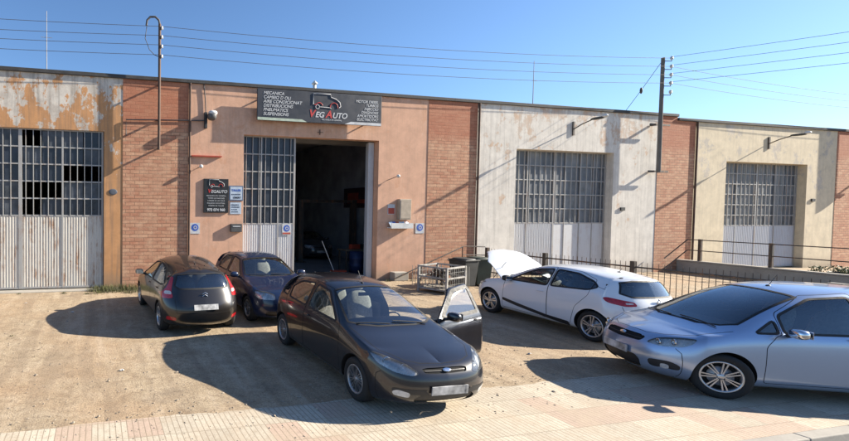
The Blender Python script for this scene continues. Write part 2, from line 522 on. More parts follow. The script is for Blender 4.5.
_rims = {}
def wheel(parent, u, sg, W, r, style, steer=0.0, width=0.205, rimf=0.68, mat='alloy'):
    """wheel > tyre, rim; axle along y"""
    o = bpy.data.objects.new('wheel', None); COL.objects.link(o); o.parent = parent
    o.location = (u, sg*(W-0.115), r); o.rotation_euler = (0, 0, steer)
    key = (style, r, sg)
    if key in _rims:
        ty, ri, di = [bpy.data.objects.new(m.name.split('.')[0], m) for m in _rims[key]]
        for x in (ty, ri, di): COL.objects.link(x); x.parent = o
        return o
    h = width/2; rr = r*rimf
    prof = [(rr, -h*.85), (rr+.012, -h), (r-.035, -h*1.02), (r-.012, -h*.86), (r, -h*.6), (r, h*.6), (r-.012, h*.86), (r-.035, h*1.02), (rr+.012, h), (rr, h*.85)]
    mb = MB(); mb.lathe([(a, b*sg) for a, b in prof], 48, axis='Y')
    for k in range(3):
        y = (k-1)*h*.42
        mb.lathe([(r+.0015, y-.004), (r+.0015, y+.004)], 48, axis='Y')
    ty = mb.build('tyre', MATS['tyre_rubber'], o)
    rim = MB()
    rim.lathe([(rr+.002, sg*h*.9), (rr-.004, sg*(h*.97)), (rr-.022, sg*h*.93), (rr-.03, sg*h*.7), (rr-.03, -sg*h*.7)], 48, axis='Y')
    yo = sg*h*.86
    rim.lathe([(0.0, yo*1.02), (.028, yo*1.02), (.034, yo*.98), (.055, yo*.9), (.06, yo*.5)], 24, axis='Y')
    ns, tw, wid, pair = {'ten': (7, 0, .017, .30), 'thin': (9, 0, .012, .30), 'five': (5, 0, .055, 0), 'turbine': (5, .30, .026, .42), 'six': (6, 0.0, .048, 0)}[style]
    for k in range(ns):
        for q in ((-pair/2, pair/2) if pair else (0,)):
            a0 = 2*math.pi*k/ns+q*1.3; a1 = 2*math.pi*k/ns+q*.75+tw
            d0 = Vector((math.cos(a0), 0, math.sin(a0))); d1 = Vector((math.cos(a1), 0, math.sin(a1)))
            t0 = Vector((-math.sin(a0), 0, math.cos(a0))); t1 = Vector((-math.sin(a1), 0, math.cos(a1)))
            p0 = d0*.040+Vector((0, yo*.95, 0)); p1 = d1*(rr-.012)+Vector((0, yo*.97, 0))
            w0 = wid*.40; w1 = wid*.5; dp = Vector((0, -sg*.03, 0))
            vs = [p0-t0*w0, p0+t0*w0, p1+t1*w1, p1-t1*w1]
            vs += [v+dp for v in vs]
            rim.add(vs, [(0, 1, 2, 3), (4, 7, 6, 5), (0, 4, 5, 1), (1, 5, 6, 2), (2, 6, 7, 3), (3, 7, 4, 0)])
    for k in range(5):
        a = 2*math.pi*k/5
        rim.lathe([(0, sg*.004), (.007, sg*.004), (.008, 0)], 8, M=Matrix.Translation((math.cos(a)*.042, yo*.98, math.sin(a)*.042)), axis='Y', mi=1)
    ri = rim.build('rim', [MATS[mat], MATS['black_plastic']], o)
    dk = MB(); dk.lathe([(0, sg*h*.15), (rr-.032, sg*h*.15)], 32, axis='Y'); dk.lathe([(0, sg*h*.42), (rr*.62, sg*h*.42), (rr*.63, sg*h*.3)], 32, axis='Y', mi=1)
    dd = dk.build('brake_disc', [MATS['gap_black'], MATS['alloy_dull']], o)
    _rims[key] = (ty.data, ri.data, dd.data)
    return o

def seat(mb, x, y, z, mi=0, w=.25, back=True):
    mb.ell((x, y, z), (.27, w, .10), 8, mi, 3.2)
    M = Matrix.Translation((x-.25, y, z+.02)) @ Matrix.Rotation(-.28, 4, 'Y')
    if back:
        mb.ell((0, 0, .33), (.085, w*.95, .35), 8, mi, 3.0, M)
        mb.ell((0, 0, .76), (.06, .13, .09), 6, mi, 2.6, M)

def build_car(sp, name, label, cat, loc, rz, group):
    sh = Shell(sp)
    W = sp['W']; wbs = sp['wbase']; r = sp['r']; AR = sp.get('AR', r+.05)
    root = thing(name, label, cat, loc, rz, group)
    P = sp['paint']
    side = lambda c: c[:, 1] > 0.42
    for rg in sp['regions']:
        nm, plane, poly = rg[:3]
        cond = rg[3] if len(rg) > 3 else None
        if cond is None:
            cond = {'side': side, 'top': None, 'front': (lambda c: c[:, 0] > .1), 'rear': (lambda c: c[:, 0] < -2.3)}[plane]
        sh.region(nm, plane, smooth_poly(poly) if plane != 'top' else poly, cond)
    for u0 in (0.0, -wbs): sh.cut_arch(u0, r+.005, AR)
    labs = set(sh.lab)
    def mk(nm, labels, mat, side=0, off=0.0, parent=root, mtx=None, thick=0.0, inner='black_plastic'):
        g = sh.part(labels, side, off)
        if g is None: return None
        V, F, N = g
        if mtx is not None:
            V = [mtx @ Vector(v) for v in V]; R3 = mtx.to_3x3(); N = [R3 @ Vector(n) for n in N]
        o = mesh_obj(nm, V, F, mat, parent, True, normals=N)
        if thick:
            o.data.materials.append(MATS[inner]); md = o.modifiers.new('solid', 'SOLIDIFY'); md.thickness = thick; md.offset = -1; md.material_offset = 1; md.material_offset_rim = 1
        return o
    body = mk('body', ('body',), P)
    if 'bonnet' in labs:
        mtx = None
        if sp.get('hood_open'):
            hu, hw, ang = sp['hood_open']
            mtx = Matrix.Translation((hu, 0, hw)) @ Matrix.Rotation(-ang, 4, 'Y') @ Matrix.Translation((-hu, 0, -hw))
            mtx = Matrix.Translation((0, 0, .01)) @ mtx
        b = mk('bonnet', ('bonnet',), P, mtx=mtx, thick=.014 if mtx else 0, inner='bonnet_inner' if mtx else 'black_plastic')
    for nm in ('front_bumper', 'rear_bumper', 'tailgate', 'roof_panel'):
        if nm in labs: mk(nm, (nm,), sp.get(nm+'_mat', P))
    gl = MATS['car_glass']; gd = MATS['car_glass_dark'] if sp.get('privacy') else gl
    if 'windscreen' in labs: mk('windscreen', ('windscreen',), gl, off=-.004)
    rw = mk('rear_window', ('rear_window',), sp.get('rear_glass', gd), off=-.004) if 'rear_window' in labs else None
    od = sp.get('open_door')
    for sg in (1, -1):
        for nm in ('front_door', 'rear_door'):
            if nm not in labs: continue
            mtx = None
            if od and nm == 'front_door' and sg == od['sg']:
                hu, hv = od['hinge']; a = od['ang']*sg
                mtx = Matrix.Translation((hu, hv*sg, 0)) @ Matrix.Rotation(-a, 4, 'Z') @ Matrix.Translation((-hu, -hv*sg, 0))
            fr = nm == 'front_door'
            d = mk(nm, (nm,), P, sg, mtx=mtx, thick=.03 if mtx else 0)
            wn = 'front_side_window' if fr else 'rear_side_window'
            if wn in labs: mk('window', (wn,), gl if fr else gd, sg, -.004, d, mtx)
            # frame round the glass belongs to the door
            fb = MB(); poly = sp['polys'][wn]
            sh.ribbon(fb, 'side', smooth_poly(poly), .034 if not (mtx and fr) else .062, .003, sg, True)
            if mtx: fb.v = [tuple(mtx @ Vector(v)) for v in fb.v]
            f = fb.build('window_seal', MATS['seal_rubber'], d)
            # door card (inner trim)
            cb = MB()
            dp = sp['polys'][nm]; us = [p[0] for p in dp]; u0, u1 = min(us)+.10, max(us)-.06
            wv = interp(sp['wb'], (u0+u1)/2)-.03
            y0 = sg*(W-.13)
            cb.box(u0, u1, min(y0, y0-sg*.05), max(y0, y0-sg*.05), .30, wv)
            cb.box(u0+.1, u1-.1, min(y0-sg*.05, y0-sg*.10), max(y0-sg*.05, y0-sg*.10), .62, .68)
            if mtx: cb.v = [tuple(mtx @ Vector(v)) for v in cb.v]
            cb.build('door_card', MATS['cabin_grey'], d, .01)
            # handle
            hp = sp['polys'].get(nm+'_handle')
            if hp:
                h = sh.cast('side', hp, sg)
                hb = MB(); c = h[0]+h[1]*.018
                hb.ell((c.x, c.y, c.z), (.085, .014, .014), 8, 0, 2.6)
                if mtx: hb.v = [tuple(mtx @ Vector(v)) for v in hb.v]
                hb.build('handle', sp.get('handle_mat', P), d)
            # mirror
            if fr and sg not in sp.get('no_mirror', ()):
                mb = MB(); mu, mw = sp['mirror']; mv = sg*(W+.10)
                mb.ell((mu, mv, mw), (.070, .105, .070), 10, 0, 2.7)
                mb.tube([(mu-.0, sg*(W-.06), mw-.07), (mu, sg*(W+.03), mw-.045)], .025, 8, 1)
                mb.box(mu-.080, mu-.076, min(mv-.09, mv+.09), max(mv-.09, mv+.09), mw-.052, mw+.052, 2)
                if mtx: mb.v = [tuple(mtx @ Vector(v)) for v in mb.v]
                mb.build('mirror', [sp.get('mirror_mat', P), MATS['black_plastic'], MATS['chrome']], d)
        for wn, poly in (('quarter_window', sp['polys'].get('quarter_window')),):
            if wn in labs:
                q = mk(wn, (wn,), gd, sg, -.004)
                fb = MB(); sh.ribbon(fb, 'side', smooth_poly(poly), .03, .003, sg, True); fb.build('window_seal', MATS['seal_rubber'], q)
        for nm, mt in (('headlight', 'reflector'), ('tail_light', None), ('fog_light', 'reflector')):
            if nm not in labs: continue
            if nm == 'tail_light':
                o = mk(nm, (nm,), MATS['red_lens'], sg, .004, thick=0)
                if 'tail_clear' in labs: mk('reversing_lens', ('tail_clear',), MATS['white_lens'], sg, .004, o)
            else:
                o = mk(nm, (nm,), MATS['reflector' if nm == 'headlight' else 'white_lens'], sg, -.03 if nm == 'headlight' else .002)
                if nm == 'headlight': mk('lens', (nm,), MATS['lamp_glass'], sg, .003, o)
                if nm == 'headlight':
                    for (bu, bv, bw, br) in sp['bulbs']:
                        bb = MB()
                        M = Matrix.Translation((bu, bv*sg, bw)) @ Matrix.Rotation(math.pi/2, 4, 'Y') @ Matrix.Rotation(.1, 4, 'X')
                        bb.lathe([(.012, -.03), (br*.5, -.025), (br*.85, .0), (br, .015), (br*1.04, .0)], 20, M=M)
                        bb.ell((bu-.01, bv*sg, bw), (.02, .014, .014), 6, 1)
                        bb.build('bulb', [MATS['chrome'], MATS['white_lens']], o)
    if 'grille' in labs:
        g = mk('grille', ('grille',), MATS['gap_black'], off=-.015)
        gb = MB()
        for w in sp.get('grille_bars', []):
            sh.ribbon(gb, 'front', [(-sp['grille_w'], w), (sp['grille_w'], w)], .012, -.003, 1)
        if gb.v: gb.build('grille_bar', sp.get('grille_bar_mat', MATS['black_plastic']), g)
    if 'air_intake' in labs: mk('air_intake', ('air_intake',), MATS['black_plastic'], off=-.02)
    for nm, mt in (('black_pillar', 'seal_rubber'), ('rear_reflector', 'red_lens')):
        if nm in labs:
            for sg in (1, -1): mk(nm, (nm,), MATS[mt], sg, .003)
    if 'sill_trim' in labs:
        for sg in (1, -1): mk('sill_trim', ('sill_trim',), MATS['black_plastic'], sg, .004)
    if 'black_trim' in labs:
        for sg in (1, -1): mk('lower_trim', ('black_trim',), MATS['black_plastic'], sg, .003)
    # windscreen / rear window surrounds
    for nm, plane in (('windscreen', 'top'), ('rear_window', 'rear')):
        sb = MB()
        if nm in sp['polys']:
            ki = 1 if plane == 'top' else 0
            half = [p for p in sp['polys'][nm] if p[ki] >= 0]
            fl = lambda p: (p[0], -p[1]) if ki else (-p[0], p[1])
            sh.ribbon(sb, plane, half+[fl(p) for p in half[::-1]], .035, .002, 1, True, .02)
            if sb.v: sb.build('window_surround', MATS['seal_rubber'], root)
    # shut lines
    def gap(plane, pts, sg, closed=False):
        gb = MB(); sh.ribbon(gb, plane, pts, .008, .0012, sg, closed)
        if gb.v: gb.build('shut_line', MATS['gap_black'], root)
    for plane, pts in sp.get('gaps', []):
        if pts[0][0 if plane == 'rear' else 1] == 0 and plane in ('top', 'rear'):
            fl = (lambda p: (-p[0], p[1])) if plane == 'rear' else (lambda p: (p[0], -p[1]))
            gap(plane, [fl(p) for p in pts[:0:-1]]+list(pts), 1)
        else:
            for sg in (1, -1): gap(plane, pts, sg)
    for nm in ('front_door', 'rear_door'):
        if nm in sp['polys']:
            for sg in (1, -1):
                if od and nm == 'front_door' and sg == od['sg']: continue
                gap('side', smooth_poly(sp['polys'][nm]), sg, True)
    # arch lips and wheel housings
    for u0 in (0.0, -wbs):
        for sg in (1, -1):
            ab = MB(); n = 28; ring = []
            for k in range(n+1):
                t = math.pi*(-0.03+1.06*k/n)
                c = (u0+AR*math.cos(t), r+.005+AR*math.sin(t))
                h = sh.cast('side', (u0+(AR+.012)*math.cos(t), r+.005+(AR+.012)*math.sin(t)), sg)
                v = h[0].y if h and abs(h[0].y) > W-.2 else sg*(W-.06)
                ring.append((c[0], v, c[1]))
            vs = []
            for (a, b, c) in ring: vs += [(a, b, c), (a, sg*.45, c)]
            ab.add(vs, [(2*i, 2*i+1, 2*i+3, 2*i+2) for i in range(n)], 0, True)
            cvs = [(a, sg*.46, c) for a, b, c in ring]
            ab.add(cvs+[(u0, sg*.46, r)], [(i, i+1, len(cvs)) for i in range(n)], 0)
            ab.build('wheel_housing', MATS['gap_black'], root)
    ub = MB(); z0 = sp.get('z0', .19)
    ub.box(-wbs+AR, -AR, -W+.12, W-.12, z0+.005, z0+.12)
    ub.box(-AR-.02, AR+.12, -.5, .5, z0+.005, z0+.35); ub.box(-wbs-AR-.12, -wbs+AR+.02, -.5, .5, z0+.005, z0+.28)
    ub.build('underbody', MATS['gap_black'], root)
    # cabin
    lin = mk('cabin_lining', ('body', 'tailgate', 'roof_panel'), MATS['cabin_grey'], off=-.028) if False else None
    sel = sh.lab.copy(); cen = sh.P[sh.F].mean(1)
    keep = np.isin(sh.lab, ('body', 'tailgate', 'roof_panel', 'rear_door', 'front_door')) & (cen[:, 2] > .55) & (cen[:, 0] < sp['dash_u']-.02)
    if od: keep &= ~np.isin(sh.lab, ('front_door',))
    sh.lab = np.where(keep, '__lin', sh.lab); mk('cabin_lining', ('__lin',), MATS['cabin_grey'], off=-.03); sh.lab = sel
    cb = MB(); du = sp['dash_u']; dw = sp['dash_w']
    cb.ell((du-.05, 0, dw-.13), (.26, W-.16, .15), 10, 0, 3.5)
    cb.box(du-.02, du+.02, -W+.14, W-.14, .25, dw-.1)
    cb.box(-wbs-.25, du, -W+.16, W-.16, z0+.125, z0+.16)
    cb.box(du-.9, du-.05, -.12, .12, .3, .55)
    cb.build('dashboard', MATS['cabin_grey'], root)
    st = MB(); sx = du-.98; sz = sp.get('seat_z', .50)
    seat(st, sx, .36, sz); 
    st.build('front_seat', sp.get('seat_mat', MATS['seat_fabric']), root)
    st = MB(); seat(st, sx, -.36, sz); st.build('front_seat', sp.get('seat_mat', MATS['seat_fabric']), root)
    st = MB(); seat(st, sx-.85, .30, sz, 0, .30); seat(st, sx-.85, -.30, sz, 0, .30); st.build('rear_seat', sp.get('seat_mat', MATS['seat_fabric']), root)
    wb_ = MB(); M = Matrix.Translation((du-.42, .36, dw-.13)) @ Matrix.Rotation(-1.15, 4, 'Y')
    wb_.tube([tuple(M @ Vector((.18*math.cos(t), .18*math.sin(t), 0))) for t in np.linspace(0, 2*math.pi, 29)], .014, 8, 0, False)
    wb_.tube([tuple(M @ Vector((0, -.17, 0))), tuple(M @ Vector((0, .17, 0)))], .02, 6)
    wb_.tube([tuple(M @ Vector((0, 0, 0))), tuple(M @ Vector((0, 0, -.35)))], .04, 8)
    wb_.build('steering_wheel', MATS['black_plastic'], root)
    mb = MB(); wsx = sp['ws_top']; mb.box(wsx[0]-.02, wsx[0]+.0, -.12, .12, wsx[1]-.12, wsx[1]-.06); mb.build('interior_mirror', MATS['black_plastic'], root, .005)
    # wipers
    for a, b in sp['wipers']:
        wp = MB()
        pts = []
        for t in np.linspace(0, 1, 9):
            h = sh.cast('top', (a[0]*(1-t)+b[0]*t, a[1]*(1-t)+b[1]*t), 1)
            if h: pts.append(h[0]+h[1]*.016)
        if len(pts) > 2: wp.tube(pts, .009, 6); wp.build('windscreen_wiper', MATS['black_plastic'], root)
    # antenna
    if sp.get('antenna'):
        h = sh.cast('top', sp['antenna'][:2], 1); L = sp['antenna'][2]
        an = MB(); p = h[0]; an.ell((p.x, p.y, p.z), (.035, .02, .015), 6)
        an.tube([p, p+Vector((-L*.55, 0, L*.85))], .0045, 6); an.build('antenna', MATS['black_plastic'], root)
    # plates
    for plane, key in (('front', 'plate_f'), ('rear', 'plate_r')):
        if key in sp:
            w = sp[key]; h = sh.cast(plane, (.012, w), 1)
            h1 = sh.cast(plane, (.012, w-.05), 1); h2 = sh.cast(plane, (.012, w+.05), 1)
            q = math.atan2((h2[0]-h1[0]).x, (h2[0]-h1[0]).z)
            sgn = 1 if plane == 'front' else -1
            x = max(sgn*h1[0].x, sgn*h2[0].x, sgn*h[0].x)*sgn
            pb = MB(); M = Matrix.Translation((x+sgn*.006, 0, w)) @ Matrix.Rotation(q*0.9, 4, 'Y')
            pb.box(-.006, .006, -.26, .26, -.056, .056, 0, M)
            yy = (-.26 if plane == 'rear' else .26)
            pb.box(-.0075, .0075, min(yy, yy*.87), max(yy, yy*.87), -.0565, .0565, 1, M)
            pb.build('number_plate', [MATS['plate_white'], MATS['plate_white']], root)
    for k, (u0, st_) in enumerate(((0.0, sp.get('steer', 0.0)), (-wbs, 0.0))):
        for sg in (1, -1):
            wheel(root, u0, sg, W, r, sp['rim'], st_, rimf=sp.get('rimf', .68), mat=sp.get('rim_mat', 'alloy'))
    return root, sh
def ruv(p): return [tuple(x) for x in p]
def std(W, **k):
    d = dict(W=W, fv=[0, .34, .62, W-.02], rv=[0, .36, .66, W-.015], rtap=[.90, .97, 1, 1, 1, .97, .90, .80], rdw=[0, 0, .01, .03])
    d.update(k); return d

# --- black five-door hatchback, driver's door open ---
polys = dict(
 windscreen=[(-.25, -.1), (-.26, .30), (-.33, .55), (-.44, .69), (-1.13, .545), (-1.10, .3), (-1.09, -.1)],
 rear_window=[(-.1, 1.00), (.50, 1.00), (.58, 1.06), (.50, 1.31), (.3, 1.34), (-.1, 1.345)],
 front_side_window=[(-.62, .965), (-1.20, 1.325), (-1.62, 1.365), (-1.60, .985)],
 rear_side_window=[(-1.70, .985), (-1.72, 1.365), (-2.25, 1.325), (-2.50, 1.19), (-2.42, 1.005)],
 quarter_window=[(-2.52, 1.01), (-2.59, 1.17), (-2.80, 1.06), (-2.72, 1.02)],
 front_door=[(-.40, .28), (-.44, .80), (-.50, .945), (-.56, .985), (-1.17, 1.365), (-1.66, 1.41), (-1.66, .28)],
 rear_door=[(-1.67, .28), (-1.67, 1.41), (-2.27, 1.37), (-2.56, 1.21), (-2.50, .95), (-2.22, .66), (-2.16, .28)],
 front_door_handle=(-1.52, .86), rear_door_handle=(-2.36, .89))
FOCUS = std(.85, wbase=2.615, no_mirror=(-1,), r=.305, AR=.345, z0=.18,
 front=[(.62, .17), (.755, .22), (.81, .34), (.83, .49), (.79, .62), (.71, .685)],
 fdu=[0, .015, .085, .38], fdw=[0, .0, .04, .11], hood_lead=[.62, .56, .44, .30],
 ucols=[.22, .02, -.18, -.38, -.60, -.85, -1.10, -1.35, -1.65, -2.0, -2.3, -2.55, -2.78],
 wc=[(.7, .68), (.4, .79), (.1, .87), (-.1, .91), (-.26, .945), (-.70, 1.20), (-1.05, 1.40), (-1.2, 1.45), (-1.6, 1.50), (-2.0, 1.50), (-2.5, 1.45), (-2.8, 1.39), (-3, 1.33)],
 wb=[(.3, .80), (0, .86), (-.5, .945), (-1.5, .965), (-2.6, .995), (-3.1, 1.0)],
 vb=[(.3, .76), (0, .775), (-.5, .80), (-1.5, .805), (-2.5, .79), (-3.1, .74)],
 wr=[(.3, .79), (0, .865), (-.3, .94), (-.5, .99), (-.85, 1.19), (-1.2, 1.365), (-1.6, 1.40), (-2.2, 1.375), (-2.8, 1.25), (-3.1, 1.15)],
 vr=[(.3, .66), (0, .70), (-.3, .72), (-.5, .72), (-.85, .635), (-1.2, .56), (-2.2, .56), (-2.8, .57), (-3.1, .58)],
 rear=[(-3.18, .25), (-3.30, .30), (-3.36, .46), (-3.34, .62), (-3.27, .80), (-3.22, .96), (-3.04, 1.18), (-2.84, 1.36)],
 rdu=[0, .01, .09, .36], rear_lead=[-2.60, -2.66, -2.74, -2.82][::-1],
 polys=polys,
 regions=[('windscreen', 'top', polys['windscreen'], lambda c: c[:, 2] > .8), ('rear_window', 'rear', polys['rear_window']),
  ('front_side_window', 'side', polys['front_side_window']), ('rear_side_window', 'side', polys['rear_side_window']), ('quarter_window', 'side', polys['quarter_window']),
  ('headlight', 'front', [(.37, .62), (.47, .59), (.66, .62), (.80, .69), (.80, .80), (.70, .785), (.50, .72)]),
  ('grille', 'front', [(-.3, .615), (.30, .62), (.33, .665), (.25, .675), (-.3, .678)]),
  ('air_intake', 'front', [(-.1, .24), (.42, .24), (.44, .30), (.36, .36), (-.1, .37)]),
  ('fog_light', 'front', [(.50, .31), (.66, .33), (.68, .38), (.63, .41), (.50, .38)]),
  ('front_door', 'side', polys['front_door']), ('rear_door', 'side', polys['rear_door']),
  ('tail_light', 'side', [(-3.12, .95), (-3.02, .95), (-2.86, 1.32), (-2.95, 1.32)], lambda c: (c[:, 1] > .55) & (c[:, 0] < -2.8)),
  ('bonnet', 'top', [(.75, -.1), (.70, .30), (.60, .50), (.35, .66), (-.36, .72), (-.46, .66), (-.36, .45), (-.32, -.1)], lambda c: c[:, 2] > .64),
  ('black_trim', 'side', [(.62, .36), (.62, .43), (1.0, .43), (1.0, .36)], lambda c: c[:, 1] > .3)],
 gaps=[('top', [(.66, 0), (.64, .30), (.56, .48), (.30, .665), (-.36, .73)]), ('side', [(.43, .20), (.45, .56), (.50, .60)]), ('side', [(-3.0, .58), (-2.93, .30)]), ('rear', [(0, .60), (.62, .62)]), ('rear', [(.62, .62), (.64, 1.1)])],
 bulbs=[(.60, .50, .66, .05), (.47, .66, .71, .055)], grille_bars=[.648], grille_w=.29,
 mirror=(-.66, 1.02), dash_u=-.52, dash_w=.97, ws_top=(-1.10, 1.36), seat_z=.50, plate_f=.42, plate_r=.62,
 wipers=[((-.28, .50), (-.34, -.02)), ((-.28, -.10), (-.36, -.60))], antenna=(-1.22, 0, .22), rim='thin', rimf=.66, rim_mat='alloy_dull')

# --- black-brown five-door hatchback seen from behind ---
polys = dict(
 windscreen=[(-.20, -.1), (-.20, .30), (-.28, .55), (-.40, .69), (-1.15, .56), (-1.12, .3), (-1.12, -.1)],
 rear_window=[(-.1, .98), (.52, .98), (.60, 1.03), (.52, 1.24), (.3, 1.27), (-.1, 1.275)],
 front_side_window=[(-.55, .975), (-1.20, 1.335), (-1.62, 1.375), (-1.60, .985)],
 rear_side_window=[(-1.70, .985), (-1.72, 1.375), (-2.20, 1.325), (-2.62, 1.12), (-2.72, 1.03), (-2.6, 1.0)],
 front_door=[(-.40, .28), (-.42, .80), (-.46, .96), (-.50, .99), (-1.17, 1.375), (-1.66, 1.42), (-1.66, .28)],
 rear_door=[(-1.67, .28), (-1.67, 1.42), (-2.24, 1.37), (-2.60, 1.19), (-2.56, .95), (-2.24, .66), (-2.16, .28)],
 front_door_handle=(-1.50, .88), rear_door_handle=(-2.38, .90))
C4 = std(.86, wbase=2.61, r=.31, AR=.35, z0=.19,
 front=[(.66, .18), (.80, .23), (.86, .36), (.87, .50), (.80, .63), (.70, .70)],
 fdu=[0, .02, .15, .50], fdw=[0, .0, .04, .11], hood_lead=[.62, .56, .44, .30],
 ucols=[.22, .02, -.18, -.38, -.60, -.85, -1.10, -1.35, -1.65, -2.0, -2.3, -2.6, -2.85],
 wc=[(.7, .70), (.4, .81), (.1, .90), (-.22, .98), (-.70, 1.24), (-1.05, 1.40), (-1.25, 1.48), (-1.6, 1.53), (-2.0, 1.52), (-2.5, 1.43), (-2.8, 1.36), (-3, 1.31)],
 wb=[(.3, .82), (0, .88), (-.5, .955), (-1.5, .97), (-2.6, .995), (-3.1, 1.0)],
 vb=[(.3, .78), (0, .80), (-.5, .825), (-1.5, .825), (-2.5, .80), (-3.1, .74)],
 wr=[(.3, .81), (0, .885), (-.3, .97), (-.5, 1.05), (-.85, 1.24), (-1.2, 1.375), (-1.6, 1.41), (-2.2, 1.36), (-2.8, 1.20), (-3.1, 1.15)],
 vr=[(.3, .68), (0, .72), (-.3, .73), (-.5, .70), (-.85, .63), (-1.2, .57), (-2.2, .57), (-2.8, .58), (-3.1, .58)],
 rear=[(-3.20, .20), (-3.36, .25), (-3.44, .44), (-3.42, .64), (-3.32, .82), (-3.25, .94), (-3.16, 1.14), (-3.06, 1.27)],
 rdu=[0, .01, .10, .40], rear_lead=[-2.60, -2.68, -2.78, -2.9][::-1], rtap=[.90, .97, 1, 1, .99, .95, .86, .76],
 polys=polys,
 regions=[('windscreen', 'top', polys['windscreen'], lambda c: c[:, 2] > .8), ('rear_window', 'rear', polys['rear_window']),
  ('front_side_window', 'side', polys['front_side_window']), ('rear_side_window', 'side', polys['rear_side_window']),
  ('headlight', 'front', [(.45, .60), (.60, .58), (.80, .66), (.82, .78), (.60, .72)]),
  ('air_intake', 'front', [(-.1, .26), (.45, .26), (.42, .40), (-.1, .42)]),
  ('tail_clear', 'rear', [(.665, .865), (.80, .86), (.775, .925), (.67, .93)], lambda c: c[:, 0] < -2.7),
  ('tail_light', 'rear', [(.645, .80), (.84, .77), (.86, .86), (.74, .98), (.63, 1.20), (.585, 1.20), (.655, .98), (.66, .90)], lambda c: c[:, 0] < -2.7),
  ('rear_reflector', 'rear', [(.60, .34), (.78, .35), (.77, .43), (.61, .42)], lambda c: c[:, 0] < -2.7),
  ('front_door', 'side', polys['front_door']), ('rear_door', 'side', polys['rear_door'])],
 gaps=[('top', [(.66, 0), (.64, .30), (.56, .48), (.30, .69), (-.36, .76)]), ('side', [(-3.0, .60), (-2.93, .30)]), ('rear', [(0, .50), (.60, .51), (.62, .78)]), ('rear', [(0, 1.305), (.5, 1.29)])],
 bulbs=[(.62, .60, .66, .05)],
 mirror=(-.66, 1.02), dash_u=-.45, dash_w=.98, ws_top=(-1.12, 1.37), seat_z=.50, plate_f=.45, plate_r=.63,
 wipers=[((-.25, .50), (-.32, -.02)), ((-.25, -.10), (-.34, -.60))], antenna=(-2.55, 0, .16), rim='five', rimf=.68)

# --- dark blue small hatchback, facing the yard ---
polys = dict(
 windscreen=[(-.34, -.1), (-.34, .30), (-.40, .55), (-.50, .675), (-1.06, .545), (-1.04, .3), (-1.03, -.1)],
 rear_window=[(-.1, 1.00), (.50, 1.00), (.58, 1.06), (.50, 1.31), (.3, 1.34), (-.1, 1.345)],
 front_side_window=[(-.60, .965), (-1.14, 1.325), (-1.56, 1.375), (-1.54, .985)],
 rear_side_window=[(-1.64, .985), (-1.66, 1.375), (-2.15, 1.345), (-2.42, 1.19), (-2.36, 1.005)],
 front_door=[(-.38, .28), (-.42, .80), (-.48, .945), (-.54, .985), (-1.10, 1.365), (-1.60, 1.42), (-1.60, .28)],
 rear_door=[(-1.61, .28), (-1.61, 1.42), (-2.17, 1.39), (-2.50, 1.21), (-2.42, .95), (-2.16, .66), (-2.08, .28)],
 front_door_handle=(-1.46, .86), rear_door_handle=(-2.28, .89))
